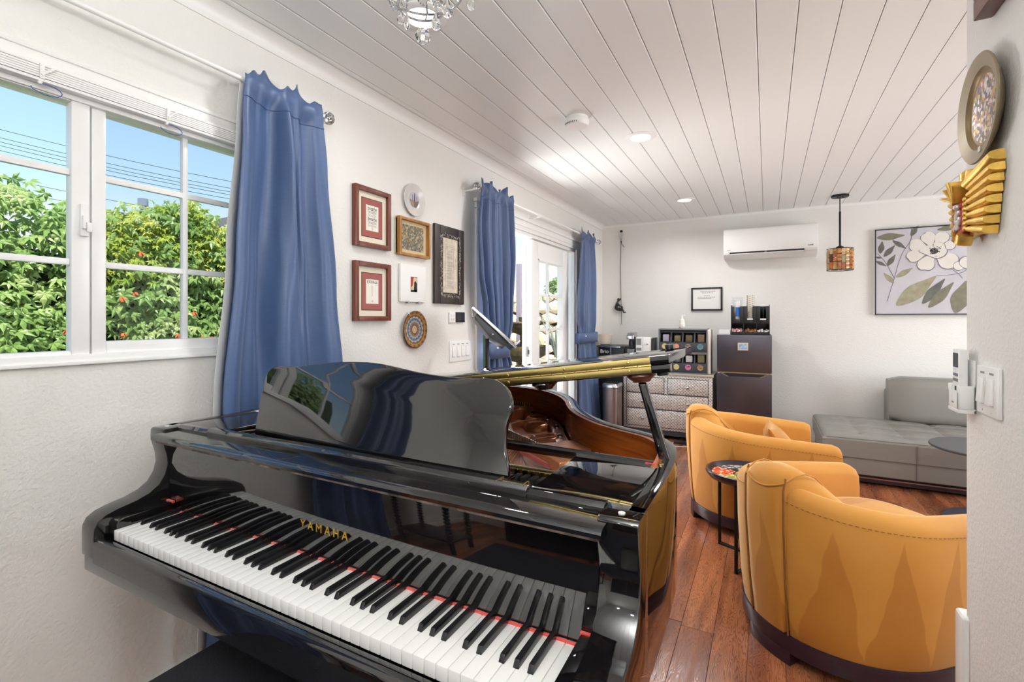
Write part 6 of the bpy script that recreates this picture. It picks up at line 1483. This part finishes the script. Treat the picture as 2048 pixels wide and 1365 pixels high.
rbox(MB(), 1.462, 1.588, 1.043, 1.158, 0, .008).build('cover_plate', 'white', ls, bevel=.003)
for y in (1.498, 1.551):
    b = MB(); rbox(b, y - .0175, y + .0175, 1.068, 1.132, .007, .010); b.build('rocker_frame', 'offwhite', ls, bevel=.001)
    MB().loft([[(RX - .009, yy, 1.071), (RX - .009, yy, 1.129), (RX - .012, yy, 1.129), (RX - .017, yy, 1.071)] for yy in (y - .015, y + .015)]).build('rocker', 'white', ls, bevel=.001)
    rbox(MB(), y - .012, y + .012, 1.140, 1.145, .008, .0085).build('engraved_name', 'greyink', ls, smooth=False)
    MB().cyl((RX - .008, y, 1.054), (RX - .0095, y, 1.054), .003, n=8).build('screw', 'offwhite', ls)
# brass plate with inlay
bp_ = thing('wall_plate', 'large antique brass plate inlaid with coloured flowers on the near wall', 'plate', (RX, 1.524, 1.768))
MB().lathe([(.05, -.004), (.085, -.003), (.124, -.022), (.127, -.025), (.124, -.028), (.094, -.021), (.088, -.014), (.084, -.012), (0, -.012)], (RX, 1.524, 1.768), 56, 'X').build('dish', 'plate_brass', bp_)
bp_.children[0].data.materials[0] = M['plate_brass']
rbox(MB(), 1.506, 1.518, 1.664, 1.676, .0245, .026).build('price_tag', 'offwhite', bp_, smooth=False)
# gilt carved wings with red centre
gm = thing('wall_carving', 'gilded carved wing ornament with a red centre below the brass plate', 'carving', (RX, 1.585, 1.54))
def feather(y0, z0, y1, z1, w_, d0, d1, m='gold', nm='feather'):
    """carved feather from root (y0,z0) to tip (y1,z1), raised d0..d1 from the wall"""
    a, c = Vector((y0, z0)), Vector((y1, z1)); u = (c - a); n = Vector((-u.y, u.x)).normalized()
    secs = []
    for k in range(8):
        s = k / 7; p = a + u * s; ww = w_ * (.7 + .3 * sin(pi * min(.62, s * .9 + .05))) * (1 if s < .95 else .8); dd = d0 + (d1 - d0) * s
        prof = []
        for q in range(9):
            t = -1 + 2 * q / 8; o = p + n * ww * t
            prof.append((RX - dd - .017 * math.sqrt(max(0, 1 - t * t)), o.x, o.y))
        prof += [(RX - max(.0, dd - .012), p.x + n.x * ww, p.y + n.y * ww), (RX - max(.0, dd - .012), p.x - n.x * ww, p.y - n.y * ww)]
        secs.append(prof)
    return MB().loft(secs).build(nm, m, gm, ang=50)
rbox(MB(), 1.51, 1.665, 1.475, 1.60, .0, .022).build('backing', 'gold', gm, bevel=.006)
for k in range(7):                                   # the wing nearest the lens
    z = 1.592 - .0165 * k
    feather(1.545, z - .004, 1.442 + .006 * k, z + .018 - .006 * k, .0118, .024, .014)
feather(1.552, 1.598, 1.450, 1.638, .017, .03, .012)
for k in range(7):
    z = 1.586 - .0155 * k
    feather(1.632, z - .004, 1.712 - .006 * k, z + .010 - .004 * k, .0112, .026, .016)
feather(1.62, 1.592, 1.712, 1.602, .016, .03, .012); feather(1.60, 1.592, 1.62, 1.64, .018, .02, .014); feather(1.575, 1.592, 1.578, 1.638, .016, .02, .014)
feather(1.582, 1.482, 1.60, 1.462, .018, .03, .03)
for k, (y1, z1) in enumerate(((1.66, 1.588), (1.64, 1.606), (1.615, 1.618), (1.592, 1.616), (1.567, 1.60))): feather(1.60, 1.565, y1, z1, .0048, .034, .044, 'gold', 'ray')
MB().prism([(1.565, 1.49), (1.572, 1.555), (1.598, 1.575), (1.63, 1.555), (1.628, 1.50), (1.60, 1.478)], lambda a, b, h: (RX - h, a, b), .018, .036).build('red_shield', 'red', gm, bevel=.004)
SIL = mat('pale_silver', lin(206, 196, 192), .3, .4)
rr = random.Random(9)
MB().ball((RX - .042, 1.598, 1.552), .008, 10, 7).build('figure_head', SIL, gm)
for k in range(16): MB().ball((RX - .039, 1.598 + rr.uniform(-.006, .028), 1.497 + .047 * rr.random()), .0052, 8, 5, 1, .8, 1.5).build('carved_figure', SIL, gm)
for k in range(7): MB().ball((RX - .036, 1.560, 1.492 + .012 * k), .0068, 8, 6, 1, .9, 1).build('gold_bead', 'gold', gm)
# corner of a wooden frame high on the near wall
wf2 = thing('framed_picture', 'corner of a red brown wooden frame high on the near wall', 'picture', (RX, 1.3, 1.974))
b = MB(); rbox(b, 1.0, 1.516, 1.974, 2.02, .001, .035); rbox(b, 1.47, 1.516, 2.02, 2.35, .001, .035); rbox(b, 1.0, 1.046, 2.02, 2.35, .001, .035); rbox(b, 1.046, 1.47, 2.305, 2.35, .001, .035)
b.build('frame', 'mahog', wf2, bevel=.003)
rbox(MB(), 1.04, 1.48, 2.01, 2.31, .001, .012).build('panel', 'paper', wf2, smooth=False)

# ================================================================== behind the camera (seen only mirrored in the lacquer)
curtain('curtain', 'dark blue curtain on the other side of the window, behind the camera', -1.69, [(2.24, -.40), (.05, -.46)], [(2.24, .04), (.9, .14), (.05, .22)], 2.145, .05, 3, .05, 22)
ct = thing('console_table', 'dark wooden side table with bead turned legs by the wall behind the camera', 'table', (-1.45, -.8, 0))
MB().box(-1.70, -1.2, -1.02, -.58, .60, .635).build('top', 'darkwood', ct, bevel=.005)
for x in (-1.66, -1.24):
    for y in (-.98, -.62):
        prof = [(.022, 0), (.022, .14)] + [(.012 + .014 * abs(sin(k * pi / 6)), .14 + .40 * k / 60) for k in range(61)] + [(.024, .55), (.024, .60)]
        MB().lathe(prof, (x, y, 0), 14).build('turned_leg', 'darkwood', ct)
MB().box(-1.68, -1.22, -1.0, -.60, .15, .175).build('lower_shelf', 'darkwood', ct, bevel=.004)
cb = thing('cabinet', 'low black cabinet standing against the wall behind the camera', 'cabinet', (-.4, -1.6, 0))
MB().box(-1.1, .2, -1.95, -1.5, .03, .95).build('body', 'satinblack', cb, bevel=.006)
MB().box(-1.13, .23, -1.97, -1.48, .95, .98).build('top', 'black', cb, bevel=.004)
for x in (-.44,): MB().box(x - .64, x - .01, -1.5, -1.488, .06, .93).build('door', 'satinblack', cb, bevel=.003); MB().box(x + .01, x + .62, -1.5, -1.488, .06, .93).build('door', 'satinblack', cb, bevel=.003)
rg = tag(MB().box(-1.15, .35, -1.35, .22, 0, .012).build('rug', mat('charcoal_rug', lin(38, 38, 46), .95, bump=.6, bscale=300), at=(-.6, -.5, 0), bevel=.004), 'charcoal rug out of view, put in to darken reflections in the piano', 'rug')  # unseen floor covering added to darken what the fallboard mirrors
